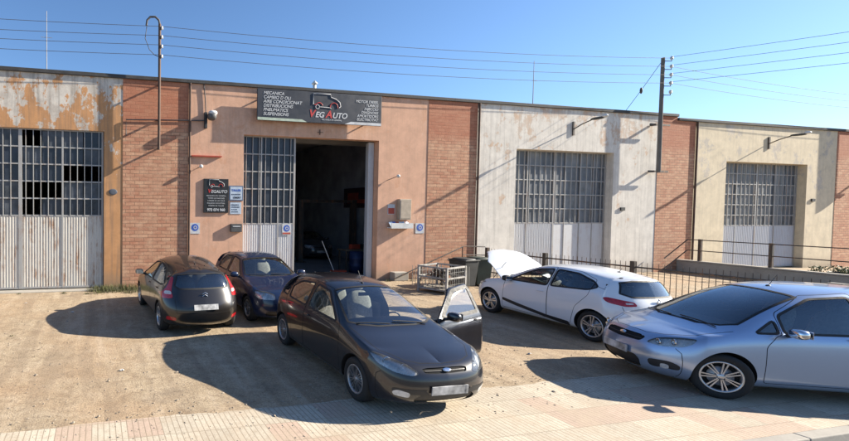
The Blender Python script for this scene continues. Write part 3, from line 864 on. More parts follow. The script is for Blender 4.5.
BLUE = std(.825, wbase=2.50, r=.30, AR=.34, z0=.18,
 front=[(.60, .17), (.74, .22), (.79, .34), (.80, .49), (.76, .64), (.69, .735)],
 fdu=[0, .02, .11, .42], fdw=[0, .0, .02, .06], hood_lead=[.60, .54, .42, .28],
 ucols=[.20, .02, -.18, -.38, -.60, -.80, -1.05, -1.30, -1.60, -1.9, -2.2, -2.45, -2.68],
 wc=[(.7, .74), (.4, .84), (.1, .90), (-.2, .955), (-.36, .985), (-.70, 1.21), (-1.0, 1.385), (-1.15, 1.425), (-1.6, 1.46), (-2.0, 1.455), (-2.5, 1.41), (-2.8, 1.36)],
 wb=[(.3, .83), (0, .88), (-.5, .945), (-1.5, .965), (-2.6, .995), (-3.1, 1.0)],
 vb=[(.3, .75), (0, .77), (-.5, .79), (-1.5, .795), (-2.5, .78), (-3.1, .74)],
 wr=[(.3, .82), (0, .875), (-.3, .94), (-.5, .99), (-.85, 1.21), (-1.15, 1.365), (-1.6, 1.41), (-2.2, 1.385), (-2.6, 1.29), (-3.1, 1.15)],
 vr=[(.3, .66), (0, .70), (-.3, .72), (-.5, .71), (-.85, .63), (-1.2, .56), (-2.2, .56), (-2.8, .57), (-3.1, .58)],
 rear=[(-2.98, .25), (-3.10, .30), (-3.16, .46), (-3.14, .62), (-3.08, .80), (-3.04, .96), (-2.92, 1.18), (-2.76, 1.36)],
 rdu=[0, .01, .08, .32], rear_lead=[-2.50, -2.56, -2.64, -2.70][::-1],
 polys=polys,
 regions=[('windscreen', 'top', polys['windscreen'], lambda c: c[:, 2] > .8), ('rear_window', 'rear', polys['rear_window']),
  ('front_side_window', 'side', polys['front_side_window']), ('rear_side_window', 'side', polys['rear_side_window']),
  ('headlight', 'front', [(.40, .61), (.74, .61), (.78, .68), (.76, .79), (.52, .775), (.40, .73)]),
  ('grille', 'front', [(-.3, .62), (.32, .62), (.33, .69), (-.3, .70)]),
  ('air_intake', 'front', [(-.1, .24), (.60, .25), (.58, .35), (-.1, .37)]),
  ('front_door', 'side', polys['front_door']), ('rear_door', 'side', polys['rear_door']),
  ('bonnet', 'top', [(.75, -.1), (.70, .30), (.60, .50), (.35, .66), (-.36, .72), (-.46, .66), (-.36, .45), (-.32, -.1)], lambda c: c[:, 2] > .70)],
 gaps=[('top', [(.62, 0), (.60, .30), (.52, .48), (.30, .66), (-.36, .72)]), ('side', [(.38, .20), (.42, .56)])],
 bulbs=[(.57, .47, .67, .05), (.52, .62, .68, .05)], grille_bars=[.64, .66, .68], grille_w=.30,
 mirror=(-.62, 1.02), dash_u=-.50, dash_w=.97, ws_top=(-1.05, 1.36), seat_z=.50, plate_f=.44, plate_r=.62, seat_mat=MATS['seat_fabric_light'],
 wipers=[((-.37, .50), (-.42, -.02)), ((-.37, -.10), (-.44, -.60))], rim='six', rimf=.66, rim_mat='alloy_dull')

# --- white supermini with raised bonnet ---
polys = dict(
 windscreen=[(-.24, -.1), (-.24, .30), (-.32, .55), (-.44, .69), (-1.12, .555), (-1.09, .3), (-1.08, -.1)],
 rear_window=[(-.1, .99), (.46, .99), (.60, 1.05), (.50, 1.25), (.3, 1.29), (-.1, 1.30)],
 front_side_window=[(-.55, .965), (-.92, 1.19), (-1.18, 1.31), (-1.56, 1.36), (-1.56, .99)],
 rear_side_window=[(-1.64, .995), (-1.64, 1.36), (-2.10, 1.335), (-2.48, 1.22), (-2.62, 1.12), (-2.46, 1.05)],
 front_door=[(-.40, .26), (-.44, .80), (-.46, .945), (-.50, .985), (-1.14, 1.35), (-1.60, 1.405), (-1.60, .26)],
 rear_door=[(-1.61, .26), (-1.61, 1.405), (-2.14, 1.375), (-2.52, 1.25), (-2.50, .95), (-2.24, .66), (-2.14, .26)],
 front_door_handle=(-1.44, .84))
CLIO = std(.85, wbase=2.589, r=.315, AR=.355, z0=.19,
 front=[(.62, .19), (.74, .24), (.79, .36), (.80, .50), (.76, .64), (.68, .73)],
 fdu=[0, .02, .13, .46], fdw=[0, .0, .03, .07], hood_lead=[.60, .54, .42, .30],
 ucols=[.20, .02, -.18, -.38, -.60, -.85, -1.10, -1.35, -1.65, -2.0, -2.3, -2.55, -2.80],
 wc=[(.7, .74), (.4, .86), (.1, .93), (-.22, .98), (-.66, 1.21), (-1.05, 1.385), (-1.25, 1.43), (-1.6, 1.455), (-2.0, 1.445), (-2.5, 1.40), (-2.9, 1.345)],
 wb=[(.3, .85), (0, .90), (-.5, .95), (-1.5, .98), (-2.2, 1.03), (-2.6, 1.08), (-3.1, 1.06)],
 vb=[(.3, .77), (0, .80), (-.5, .81), (-1.5, .815), (-2.2, .81), (-2.6, .79), (-3.1, .72)],
 wr=[(.3, .84), (0, .905), (-.3, .96), (-.5, 1.03), (-.85, 1.21), (-1.2, 1.36), (-1.6, 1.40), (-2.2, 1.365), (-2.7, 1.27), (-3.1, 1.18)],
 vr=[(.3, .67), (0, .71), (-.3, .72), (-.5, .70), (-.85, .63), (-1.2, .565), (-2.2, .56), (-2.8, .55), (-3.1, .55)],
 rear=[(-3.08, .27), (-3.20, .33), (-3.26, .48), (-3.25, .66), (-3.20, .84), (-3.14, .95), (-3.05, 1.14), (-2.98, 1.30)],
 rdu=[0, .02, .13, .42], rear_lead=[-2.60, -2.68, -2.78, -2.88][::-1], rtap=[.92, .98, 1, 1, 1, .98, .85, .74],
 polys=polys,
 regions=[('windscreen', 'top', polys['windscreen'], lambda c: c[:, 2] > .8), ('rear_window', 'rear', polys['rear_window']),
  ('front_side_window', 'side', polys['front_side_window']), ('rear_side_window', 'side', polys['rear_side_window']),
  ('headlight', 'front', [(.46, .66), (.60, .62), (.80, .68), (.84, .80), (.76, .81), (.58, .77)]),
  ('tail_clear', 'rear', [(.48, .862), (.60, .852), (.60, .885), (.49, .885)], lambda c: c[:, 0] < -2.7),
  ('tail_light', 'rear', [(.44, .83), (.62, .81), (.79, .86), (.825, .95), (.76, .965), (.62, .93), (.46, .90)], lambda c: c[:, 0] < -2.75),
  ('air_intake', 'front', [(-.1, .24), (.50, .24), (.62, .40), (.50, .52), (-.1, .54)]),
  ('sill_trim', 'side', [(-.42, .43), (-.42, .50), (-.8, .44), (-1.6, .33), (-2.12, .30), (-2.12, .20), (-1.6, .26), (-.8, .36)]),
  ('front_door', 'side', polys['front_door']), ('rear_door', 'side', polys['rear_door']),
  ('black_pillar', 'side', [(-1.555, .985), (-1.555, 1.365), (-1.645, 1.365), (-1.645, .99)]),
  ('bonnet', 'top', [(.85, -.1), (.80, .40), (.62, .66), (.40, .735), (-.30, .745), (-.38, .70), (-.25, .45), (-.21, -.1)], lambda c: c[:, 2] > .66)],
 gaps=[('side', [(.40, .20), (.42, .60)]), ('side', [(-2.95, .60), (-2.90, .30)]), ('rear', [(0, .55), (.62, .57), (.66, .80)]), ('rear', [(0, 1.33), (.5, 1.31)]), ('side', [(-2.55, 1.15), (-2.75, 1.10)])],
 bulbs=[(.50, .60, .70, .05)], hood_open=(-.25, .97, .95),
 mirror=(-.62, 1.01), dash_u=-.45, dash_w=.96, ws_top=(-1.08, 1.36), seat_z=.50, plate_f=.44, plate_r=.42,
 wipers=[((-.30, .50), (-.36, -.02)), ((-.30, -.10), (-.38, -.60))], antenna=(-2.45, 0, .10), rim='turbine', rimf=.72, mirror_mat=MATS['black_plastic'])

# --- silver-blue compact people carrier ---
polys = dict(
 windscreen=[(.0, -.1), (-.02, .35), (-.12, .60), (-.25, .70), (-1.05, .555), (-1.02, .3), (-1.00, -.1)],
 rear_window=[(-.1, 1.05), (.52, 1.05), (.62, 1.10), (.56, 1.40), (.3, 1.44), (-.1, 1.445)],
 quarter_window=[(-.36, .975), (-.63, 1.16), (-.64, .985)],
 front_side_window=[(-.70, .99), (-.70, 1.22), (-1.14, 1.455), (-1.60, 1.505), (-1.60, 1.01)],
 rear_side_window=[(-1.70, 1.01), (-1.70, 1.505), (-2.30, 1.49), (-2.52, 1.40), (-2.44, 1.10)],
 front_door=[(-.44, .28), (-.46, .80), (-.60, .95), (-.665, .97), (-.665, 1.245), (-1.10, 1.495), (-1.65, 1.555), (-1.65, .28)],
 rear_door=[(-1.66, .28), (-1.66, 1.555), (-2.32, 1.53), (-2.58, 1.42), (-2.54, .95), (-2.26, .66), (-2.18, .28)],
 front_door_handle=(-1.47, .95), rear_door_handle=(-2.36, .97))
CMAX = std(.895, wbase=2.64, r=.325, AR=.365, z0=.20,
 front=[(.62, .19), (.76, .25), (.82, .38), (.83, .54), (.77, .69), (.67, .77)],
 fdu=[0, .02, .15, .48], fdw=[0, .0, .04, .09], hood_lead=[.60, .54, .42, .30],
 ucols=[.22, .04, -.14, -.34, -.58, -.85, -1.10, -1.35, -1.65, -2.0, -2.3, -2.6, -2.85],
 wc=[(.7, .78), (.4, .865), (.15, .935), (.0, .975), (-.5, 1.30), (-.95, 1.50), (-1.15, 1.56), (-1.6, 1.60), (-2.0, 1.60), (-2.5, 1.57), (-2.9, 1.52)],
 wb=[(.3, .88), (0, .93), (-.5, .965), (-1.5, .995), (-2.6, 1.04), (-3.1, 1.06)],
 vb=[(.3, .81), (0, .84), (-.5, .85), (-1.5, .85), (-2.5, .83), (-3.1, .78)],
 wr=[(.3, .87), (0, .93), (-.25, 1.02), (-.5, 1.19), (-.85, 1.37), (-1.2, 1.50), (-1.6, 1.54), (-2.2, 1.53), (-2.8, 1.42), (-3.1, 1.35)],
 vr=[(.3, .70), (0, .75), (-.25, .755), (-.5, .71), (-.85, .645), (-1.2, .60), (-2.2, .60), (-2.8, .60), (-3.1, .60)],
 rear=[(-3.20, .27), (-3.34, .33), (-3.42, .48), (-3.40, .66), (-3.34, .86), (-3.28, 1.02), (-3.18, 1.26), (-3.05, 1.46)],
 rdu=[0, .01, .09, .36], rear_lead=[-2.60, -2.68, -2.78, -2.88][::-1],
 polys=polys,
 regions=[('windscreen', 'top', polys['windscreen'], lambda c: c[:, 2] > .9), ('rear_window', 'rear', polys['rear_window']),
  ('front_side_window', 'side', polys['front_side_window']), ('rear_side_window', 'side', polys['rear_side_window']), ('quarter_window', 'side', polys['quarter_window']),
  ('headlight', 'front', [(.43, .675), (.60, .655), (.76, .69), (.81, .76), (.80, .83), (.68, .82), (.50, .765)]),
  ('grille', 'front', [(-.3, .655), (.36, .665), (.39, .735), (.30, .755), (-.3, .76)]),
  ('air_intake', 'front', [(-.1, .25), (.36, .25), (.40, .38), (.34, .45), (-.1, .46)]),
  ('fog_light', 'front', [(.60, .33), (.67, .33), (.69, .40), (.62, .41)]),
  ('black_trim', 'front', [(.50, .33), (.75, .34), (.77, .41), (.70, .46), (.50, .44)]),
  ('front_door', 'side', polys['front_door']), ('rear_door', 'side', polys['rear_door']),
  ('bonnet', 'top', [(.75, -.1), (.68, .30), (.58, .50), (.35, .70), (-.06, .78), (-.18, .74), (-.06, .58), (.03, .3), (.04, -.1)], lambda c: c[:, 2] > .755)],
 gaps=[('top', [(.62, 0), (.60, .30), (.50, .50), (.25, .71), (-.14, .79)]), ('side', [(.44, .20), (.46, .60), (.50, .66)])],
 bulbs=[(.60, .55, .715, .042), (.50, .69, .75, .042)], grille_bars=[.705], grille_w=.36,
 mirror=(-.72, 1.03), dash_u=-.30, dash_w=1.0, ws_top=(-1.06, 1.47), seat_z=.58, seat_mat=MATS['seat_fabric_light'], plate_f=.50, plate_r=.75, steer=-.42,
 wipers=[((-.06, .62), (-.06, .02)), ((-.08, -.66), (-.03, -.12))], antenna=(-1.2, 0, .20), rim='ten', rimf=.69, privacy=False, mirror_mat=MATS['chrome'])
# ------------------------------------------------------------------ ground materials
def mat_dirt():
    k = NB('dirt_ground'); p = k.pos()
    big = k.noise(p, .35, 6, .6); mid = k.noise(p, 2.2, 8, .68, .3); fine = k.noise(p, 38, 6, .75); gr_ = k.noise(p, 130, 3, .8)
    c = k.ramp(mid, [(.32, (.27, .198, .122)), (.48, (.40, .31, .20)), (.66, (.48, .385, .265))])
    cl = k.noise(p, 9, 6, .75, .2)
    c = k.mix(k.ramp(cl, [(.36, .6), (.50, 0.0)]), c, (.15, .105, .065)); c = k.mix(k.ramp(cl, [(.54, 0.0), (.68, .5)]), c, (.50, .40, .29))
    c = k.mix(k.ramp(big, [(.42, 0.0), (.62, .55)]), c, (.42, .27, .15))
    c = k.mix(k.ramp(fine, [(.38, .75), (.52, 0.0)]), c, (.13, .09, .055))
    c = k.mix(k.ramp(gr_, [(.56, 0.0), (.70, .75)]), c, (.55, .47, .37))
    rut = k.noise(k.mapping(p, (2.4, .22, 1), (0, 0, 0), (0, 0, .12)), 1.3, 6, .6, .5)
    c = k.mix(k.ramp(rut, [(.40, .42), (.52, 0)]), c, (.22, .16, .105)); c = k.mix(k.ramp(rut, [(.56, 0), (.68, .35)]), c, (.52, .42, .31))
    oil = k.noise(k.mapping(p, (1, 1, 1), (13, 4, 0)), .8, 5, .6)
    c = k.mix(k.ramp(oil, [(.60, 0.0), (.72, .45)]), c, (.13, .10, .075))
    k.base(c); k.rough(.92)
    h = k.math('ADD', k.math('MULTIPLY', mid, .6), k.math('MULTIPLY', fine, .35))
    h = k.math('ADD', h, k.math('MULTIPLY', gr_, .12)); h = k.math('ADD', h, k.math('MULTIPLY', cl, .35))
    k.bump(h, .8, .035); return k.m
def mat_pavement():
    k = NB('ribbed_pavement_tiles'); p = k.pos()
    sx = k.add('ShaderNodeSeparateXYZ', ins={0: p}); x, y = sx.outputs[0], sx.outputs[1]
    def grid(v, s, w, off=0.0):
        f = k.math('FRACT', k.math('DIVIDE', k.math('ADD', v, off), s))
        return k.math('LESS_THAN', k.math('ABSOLUTE', k.math('SUBTRACT', f, .5)), .5-w/s)   # 1 inside the tile
    T = .42
    tx = k.math('FLOOR', k.math('DIVIDE', x, T)); ty = k.math('FLOOR', k.math('DIVIDE', k.math('ADD', y, .15), T))
    cv = k.add('ShaderNodeCombineXYZ', ins={0: tx, 1: ty})
    wn = k.add('ShaderNodeTexWhiteNoise', noise_dimensions='3D', ins={0: cv.outputs[0]})
    patch = k.noise(k.mapping(cv.outputs[0], (.42, .42, 1)), 1.0, 2, .5)
    red = k.math('GREATER_THAN', k.math('ADD', k.math('MULTIPLY', wn.outputs[0], .62), patch), 1.0)
    tone = k.ramp(wn.outputs[0], [(0, .82), (1, 1.08)])
    cream = k.mix(1, (.56, .495, .385), tone, 'MULTIPLY'); redc = k.mix(1, (.46, .345, .265), tone, 'MULTIPLY')
    c = k.mix(red, cream, redc)
    groove = grid(x, .07, .006)
    joint = k.math('MULTIPLY', grid(x, T, .005), grid(y, T, .005, .15))
    g = k.math('MULTIPLY', groove, joint)
    dirt = k.noise(p, 1.6, 8, .7); fine = k.noise(p, 60, 4, .7)
    c = k.mix(k.math('MULTIPLY', k.math('SUBTRACT', 1.0, g), k.ramp(dirt, [(.3, .55), (.7, .9)])), c, (.17, .13, .09))
    spot = k.noise(p, 11, 6, .75)
    c = k.mix(k.ramp(spot, [(.36, .5), (.50, 0)]), c, (.27, .215, .155))
    c = k.mix(k.ramp(dirt, [(.44, 0), (.66, .75)]), c, (.44, .35, .25))
    c = k.mix(k.ramp(fine, [(.35, .35), (.6, 0)]), c, (.26, .20, .14))
    k.base(c); k.rough(.85)
    k.bump(k.math('ADD', g, k.math('MULTIPLY', fine, .5)), .5, .006); return k.m
def mat_concrete(name, col, scale=1.0, dark=.5, bump=.35):
    k = NB(name); p = k.pos()
    a = k.noise(p, 1.3*scale, 8, .7); b = k.noise(p, 30*scale, 5, .7)
    c = k.mix(k.ramp(a, [(.35, dark), (.65, 0)]), col, tuple(v*.5 for v in col))
    c = k.mix(k.ramp(b, [(.35, .3), (.6, 0)]), c, tuple(v*.6 for v in col))
    k.base(c); k.rough(.9); k.bump(k.math('ADD', a, k.math('MULTIPLY', b, .4)), bump, .012); return k.m
def mat_plaster(name, base, peel, under, amount, streak=.35, zbias=0.0, patch_scale=.7):
    """base coat with worn patches showing another coat; rain streaks; gentle trowel relief"""
    k = NB(name); p = k.pos()
    z = k.add('ShaderNodeSeparateXYZ', ins={0: p}).outputs[2]
    n1 = k.noise(k.mapping(p, (1.25, 1, .8)), patch_scale, 12, .74, .12); n2 = k.noise(k.mapping(p, (1, 1, 1), (7, 3, 5)), 2.4, 8, .7, .4); n3 = k.noise(p, 26, 5, .7)
    f = k.math('ADD', n1, k.math('MULTIPLY', k.math('SUBTRACT', n2, .5), .35))
    f = k.math('ADD', f, k.math('MULTIPLY', k.math('SUBTRACT', z, 4.5), zbias))
    pe = k.ramp(f, [(amount-.015, 0), (amount+.015, 1)])
    c0 = k.mix(k.ramp(n2, [(.35, 0), (.65, 1)]), base, tuple(v*.80 for v in base))
    c1 = k.mix(k.ramp(n2, [(.38, 0), (.62, 1)]), peel, under)
    c = k.mix(pe, c0, c1)
    st = k.noise(k.mapping(p, (4.5, 4.5, .22)), 1.6, 7, .7)
    up = k.ramp(z, [(.0, .55), (1.0, .55)])
    c = k.mix(k.math('MULTIPLY', k.ramp(st, [(.47, 0), (.66, 1)]), streak), c, (.13, .115, .10))
    c = k.mix(k.ramp(n3, [(.33, .22), (.5, 0)]), c, tuple(v*.55 for v in base))
    low = k.ramp(k.math('ADD', k.math('MULTIPLY', z, .8), k.math('MULTIPLY', n2, .9)), [(.40, .75), (.95, 0)])
    c = k.mix(low, c, (.22, .17, .12))
    k.base(c); k.rough(.9)
    h = k.math('ADD', k.math('MULTIPLY', n2, .55), k.math('MULTIPLY', n3, .22))
    h = k.math('SUBTRACT', h, k.math('MULTIPLY', pe, .12))
    k.bump(h, .35, .02); return k.m
def mat_brick():
    k = NB('red_hollow_brick'); p = k.pos()
    s = k.add('ShaderNodeSeparateXYZ', ins={0: p})
    v = k.add('ShaderNodeCombineXYZ', ins={0: k.math('ADD', s.outputs[0], s.outputs[1]), 1: s.outputs[2]}).outputs[0]
    def br(c1, c2, mo):
        return k.add('ShaderNodeTexBrick', offset=.5, ins={'Vector': v, 'Color1': (*c1, 1), 'Color2': (*c2, 1), 'Mortar': (*mo, 1), 'Scale': 1.0,
             'Mortar Size': .011, 'Mortar Smooth': .25, 'Bias': -.1, 'Brick Width': .30, 'Row Height': .118})
    b = br((.46, .20, .115), (.58, .33, .20), (.17, .105, .065))
    b2 = br((1, 1, 1), (0, 0, 0), (0, 0, 0))
    n = k.noise(p, 1.1, 7, .65); n2 = k.noise(p, 22, 5, .7)
    c = k.mix(k.ramp(n, [(.38, 0), (.66, .5)]), b.outputs[0], (.55, .36, .23))
    up = k.ramp(k.math('DIVIDE', s.outputs[2], 7.0), [(.74, 0), (.80, .62)])
    wnb = k.noise(k.mapping(v, (3.4, 8.5, 1)), 1.0, 0, 0)
    c = k.mix(k.ramp(wnb, [(.40, .28), (.55, 0)]), c, (.30, .12, .07)); c = k.mix(k.ramp(wnb, [(.60, 0), (.72, .28)]), c, (.62, .40, .26))
    c = k.mix(up, c, (.38, .12, .06))
    c = k.mix(k.ramp(n2, [(.35, .35), (.55, 0)]), c, (.24, .10, .06))
    k.base(c); k.rough(.88)
    h = k.math('ADD', k.math('SUBTRACT', 1.0, b.outputs[1]), k.math('MULTIPLY', n2, .4)); k.bump(h, .55, .008); return k.m
def mat_rusty(name, col, rust=.5):
    k = NB(name); p = k.pos()
    st = k.noise(k.mapping(p, (7, 7, .55)), 1.4, 8, .72, .3); n = k.noise(p, 3.2, 8, .7); f = k.noise(p, 45, 4, .7)
    c = k.mix(k.ramp(f, [(.3, .3), (.6, 0)]), col, tuple(v*.6 for v in col))
    m = k.math('MULTIPLY', k.ramp(st, [(.47, 0), (.62, 1)]), k.ramp(n, [(.40, 0), (.60, 1)]))
    c = k.mix(k.math('MULTIPLY', m, rust), c, (.27, .13, .055))
    k.base(c); k.rough(.62); k.bump(k.math('ADD', n, f), .15, .005)
    return k.m

M_dirt = mat_dirt(); M_pave = mat_pavement()
M_conc = mat_concrete('grey_concrete', (.40, .37, .32)); M_conc_dark = mat_concrete('weathered_concrete', (.27, .24, .20), 1.2, .7)
M_road = mat_concrete('road_asphalt', (.12, .108, .095), 2, .4)
M_left = mat_plaster('peeling_ochre_plaster', (.56, .29, .13), (.68, .635, .56), (.48, .43, .37), .600, .55, .075, 1.3)
M_pink = mat_plaster('salmon_plaster', (.67, .395, .265), (.69, .46, .34), (.58, .32, .20), .56, .16, 0, .6)
M_white = mat_plaster('worn_white_plaster', (.74, .695, .62), (.60, .54, .47), (.58, .42, .30), .575, .30, .02)
M_cream = mat_plaster('worn_cream_plaster', (.70, .60, .43), (.62, .55, .45), (.46, .41, .34), .58, .15, .02)
M_brick = mat_brick()
M_cop = simple('coping_dark', (.055, .055, .055), .8, 0, .5, 3, .3)
M_gate_grey = mat_rusty('galvanised_gate_rusty', (.58, .55, .49), .95)
M_gate_white = mat_rusty('painted_gate_pale', (.56, .57, .58), .30)
M_gate_blue = mat_rusty('painted_gate_bluish', (.46, .49, .54), .2)
M_bar = mat_rusty('gate_bar_paint', (.36, .36, .35), .45)
M_pane = simple('dusty_pane', (.030, .038, .055), .3, 0, .5, 2.0); M_pane2 = simple('grimy_pane', (.075, .085, .10), .4, 0, .6, 2.5)
M_hole = simple('dark_void', (.004, .004, .004), 1.0, 0, .1, 2)
M_int = simple('workshop_wall', (.36, .355, .36), .9, 0, .4, 1.0); M_ceil = simple('workshop_ceiling', (.50, .48, .45), .9, 0, .3, 1.0)
M_iron = mat_rusty('rail_iron', (.055, .05, .045), .8); M_pipe = simple('rusty_pipe', (.11, .065, .045), .75, 0, .5, 4)
M_pole = mat_concrete('pole_weathered', (.17, .16, .145), 2)
M_wire = simple('cable_black', (.07, .07, .075), .7); M_white_p = simple('white_plastic', (.62, .62, .60), .4, 0, .2, 6)
M_beige = simple('beige_cabinet', (.40, .33, .25), .6, 0, .25, 6); M_black = MATS['black_plastic']
M_sign = simple('sign_navy', (.020, .024, .036), .45, 0, .3, 3); M_red = simple('sign_red', (.55, .03, .025), .5); M_txt = simple('sign_white', (.54, .55, .56), .5)
M_signb = simple('sign_black', (.012, .012, .013), .4, 0, .3, 5); M_blue = simple('sign_blue', (.03, .10, .45), .45); M_pale = simple('paper_pale_blue', (.45, .53, .62), .5, 0, .2, 5)
M_green = simple('sign_pale_green', (.42, .50, .40), .5); M_redp = simple('red_paint', (.42, .06, .03), .6)

# ------------------------------------------------------------------ setting
ground = MB()
ground.add([(-600, -9.38, 0), (600, -9.38, 0), (600, 600, 0), (-600, 600, 0)], [(0, 1, 2, 3)])
props(ground.build('ground', M_dirt), kind='structure')
pv = MB()
# ragged inner edge of the pavement where dirt has washed over
xs = np.arange(-60, 80.01, .13); top = []
vs = []
for i, x in enumerate(xs):
    y = -9.36+.018*math.sin(x*1.7)+.012*math.sin(x*5.3+1)+rnd.uniform(-.018, .018)
    vs += [(x, y, .006), (x, -11.28, .006)]
pv.add(vs, [(2*i+1, 2*i+3, 2*i+2, 2*i) for i in range(len(xs)-1)])
props(pv.build('pavement', M_pave), kind='structure')
kb = MB(); x = -60
while x < 80:
    kb.box(x+.004, x+.996, -11.43, -11.283, -.14, .012+rnd.uniform(-.002, .002)); x += 1.0
props(kb.build('kerb', M_conc, bevel=.012), kind='structure')
rd = MB(); rd.add([(-600, -600, -.12), (600, -600, -.12), (600, -11.42, -.12), (-600, -11.42, -.12)], [(0, 1, 2, 3)])
rd.add([(-600, -11.35, -.13), (600, -11.35, -.13), (600, -9.37, -.004), (-600, -9.37, -.004)], [(0, 1, 2, 3)])
props(rd.build('road', M_road), kind='structure')
ap = MB(); ap.box(-8.9, -2.55, -.42, -.002, -.05, .025); props(ap.build('threshold', M_conc, bevel=.01), kind='structure')

# loose stones
st = MB(); r2 = random.Random(3)
for i in range(6500):
    x = r2.uniform(-9, 18); y = r2.uniform(-9.3, -.1)
    if r2.random() < .25: y = r2.uniform(-10.2, -9.0)
    s = r2.uniform(.006, .017) * (1.8 if r2.random() < .05 else 1)
    a = r2.uniform(0, 6.28); M = Matrix.Translation((x, y, s*.35)) @ Matrix.Rotation(a, 4, 'Z')
    w = (s*r2.uniform(.8, 1.5), s*r2.uniform(.7, 1.2), s*.6)
    vs = [M @ Vector(v) for v in ((w[0], 0, 0), (0, w[1], 0), (-w[0], 0, 0), (0, -w[1], 0), (w[0]*.2, w[1]*.1, w[2]), (w[0]*.5, w[1]*.5, w[2]*.5), (-w[0]*.5, w[1]*.5, w[2]*.6))]
    st.add(vs, [(0, 5, 4), (5, 1, 4), (1, 6, 4), (6, 2, 4), (2, 3, 4), (3, 0, 4)])
M_stone = simple('stone', (.36, .30, .23), .9, 0, .6, 1.2)
props(st.build('loose_stones', M_stone), kind='stuff')
lt = random.Random(9)
for i, (x, y) in enumerate(((-2.9, -7.6), (-3.9, -3.3), (2.9, -8.6), (-5.2, -2.0), (4.6, -8.2))):
    b = MB(); s_ = .045; vs = [(x+s_*lt.uniform(.5, 1.3)*math.cos(q), y+s_*lt.uniform(.5, 1.2)*math.sin(q), lt.uniform(.004, .03)) for q in np.linspace(0, 5.4, 7)]
    b.add(vs+[(x, y, .035)], [(k_, (k_+1) % 7, 7) for k_ in range(7)])
    props(b.build('paper_scrap', simple('litter_pale', (.55, .52, .48), .8)), ['crumpled pale scrap of paper in the open dirt at lower left', 'pale scrap of paper near the rusty gate', 'pale scrap of paper by the pavement edge near the black car', 'pale scrap of paper at the far left of the dirt', 'pale scrap of paper between the black and silver cars'][i], 'paper scrap', 'paper scraps on the dirt')
# dry weeds
wd = MB(); r2 = random.Random(5)
def tuft(x, y, n, h):
    for i in range(n):
        a = r2.uniform(0, 6.28); l = h*r2.uniform(.4, 1.1); bx = x+r2.gauss(0, h*.55); by = min(-.02, y+r2.gauss(0, h*.35)); q = r2.uniform(.1, .8)
        d = Vector((math.cos(a), math.sin(a), 0)); w = Vector((-d.y, d.x, 0))*.004
        p0 = Vector((bx, by, 0)); p1 = p0+d*l*q*.4+Vector((0, 0, l*.6)); p2 = p0+d*l*q+Vector((0, 0, l*.9))
        wd.add([p0-w, p0+w, p1+w*.8, p1-w*.8, p2], [(0, 1, 2, 3), (3, 2, 4)])
for x in np.arange(-3.6, -.4, .05): tuft(x, -.15-r2.random()*.5, 8 if x > -2.6 else 4, r2.uniform(.06, .26) if x > -2.6 else .06)
for i in range(60):
    tuft(r2.uniform(-3.5, -1.9), -.15-abs(r2.gauss(0, .38)), 26, r2.uniform(.10, .30))
for x, y, n, h in ((-4.3, -.7, 60, .07), (-3.6, -.9, 60, .06), (-5.6, -.6, 30, .06), (-2.4, -.9, 50, .1), (-3.2, -.75, 40, .08), (7.2, -.3, 40, .12), (8.2, -.4, 40, .14), (9.6, -.3, 60, .15), (10.8, -.5, 50, .15), (-5.0, -5.2, 14, .05), (16.5, -.6, 60, .15)): tuft(x, y, n, h)
props(wd.build('dry_weeds', simple('weed_green', (.085, .09, .03), .8, 0, .5, 3)), kind='stuff')

# ------------------------------------------------------------------ buildings
B = [-12.9, -1.39, 10.13, 21.70, 33.30, 44.8]
TH = .35
def wall_with_opening(x0, x1, ztop, ox0, ox1, oz, oz0=0.0):
    mb = MB()
    # one watertight block: front, back, reveals
    for (a, b, z0, z1) in ((x0, ox0, 0, ztop), (ox1, x1, 0, ztop), (ox0, ox1, oz, ztop)):
        mb.add([(a, 0, z0), (b, 0, z0), (b, 0, z1), (a, 0, z1)], [(0, 1, 2, 3)])
        mb.add([(a, TH, z0), (b, TH, z0), (b, TH, z1), (a, TH, z1)], [(3, 2, 1, 0)])
    if oz0 > 0:
        mb.add([(ox0, 0, 0), (ox1, 0, 0), (ox1, 0, oz0), (ox0, 0, oz0)], [(0, 1, 2, 3)])
        mb.add([(ox0, TH, 0), (ox1, TH, 0), (ox1, TH, oz0), (ox0, TH, oz0)], [(3, 2, 1, 0)])
        mb.add([(ox0, 0, oz0), (ox1, 0, oz0), (ox1, TH, oz0), (ox0, TH, oz0)], [(0, 1, 2, 3)])
    mb.add([(ox0, 0, oz0), (ox0, TH, oz0), (ox0, TH, oz), (ox0, 0, oz)], [(0, 1, 2, 3)])
    mb.add([(ox1, 0, oz0), (ox1, TH, oz0), (ox1, TH, oz), (ox1, 0, oz)], [(3, 2, 1, 0)])
    mb.add([(ox0, 0, oz), (ox1, 0, oz), (ox1, TH, oz), (ox0, TH, oz)], [(3, 2, 1, 0)])
    mb.add([(x0, 0, ztop), (x1, 0, ztop), (x1, TH, ztop), (x0, TH, ztop)], [(0, 1, 2, 3)])
    return mb
def weld(o):
    bm = bmesh.new(); bm.from_mesh(o.data); bmesh.ops.remove_doubles(bm, verts=bm.verts, dist=1e-4); bm.to_mesh(o.data); bm.free(); return o
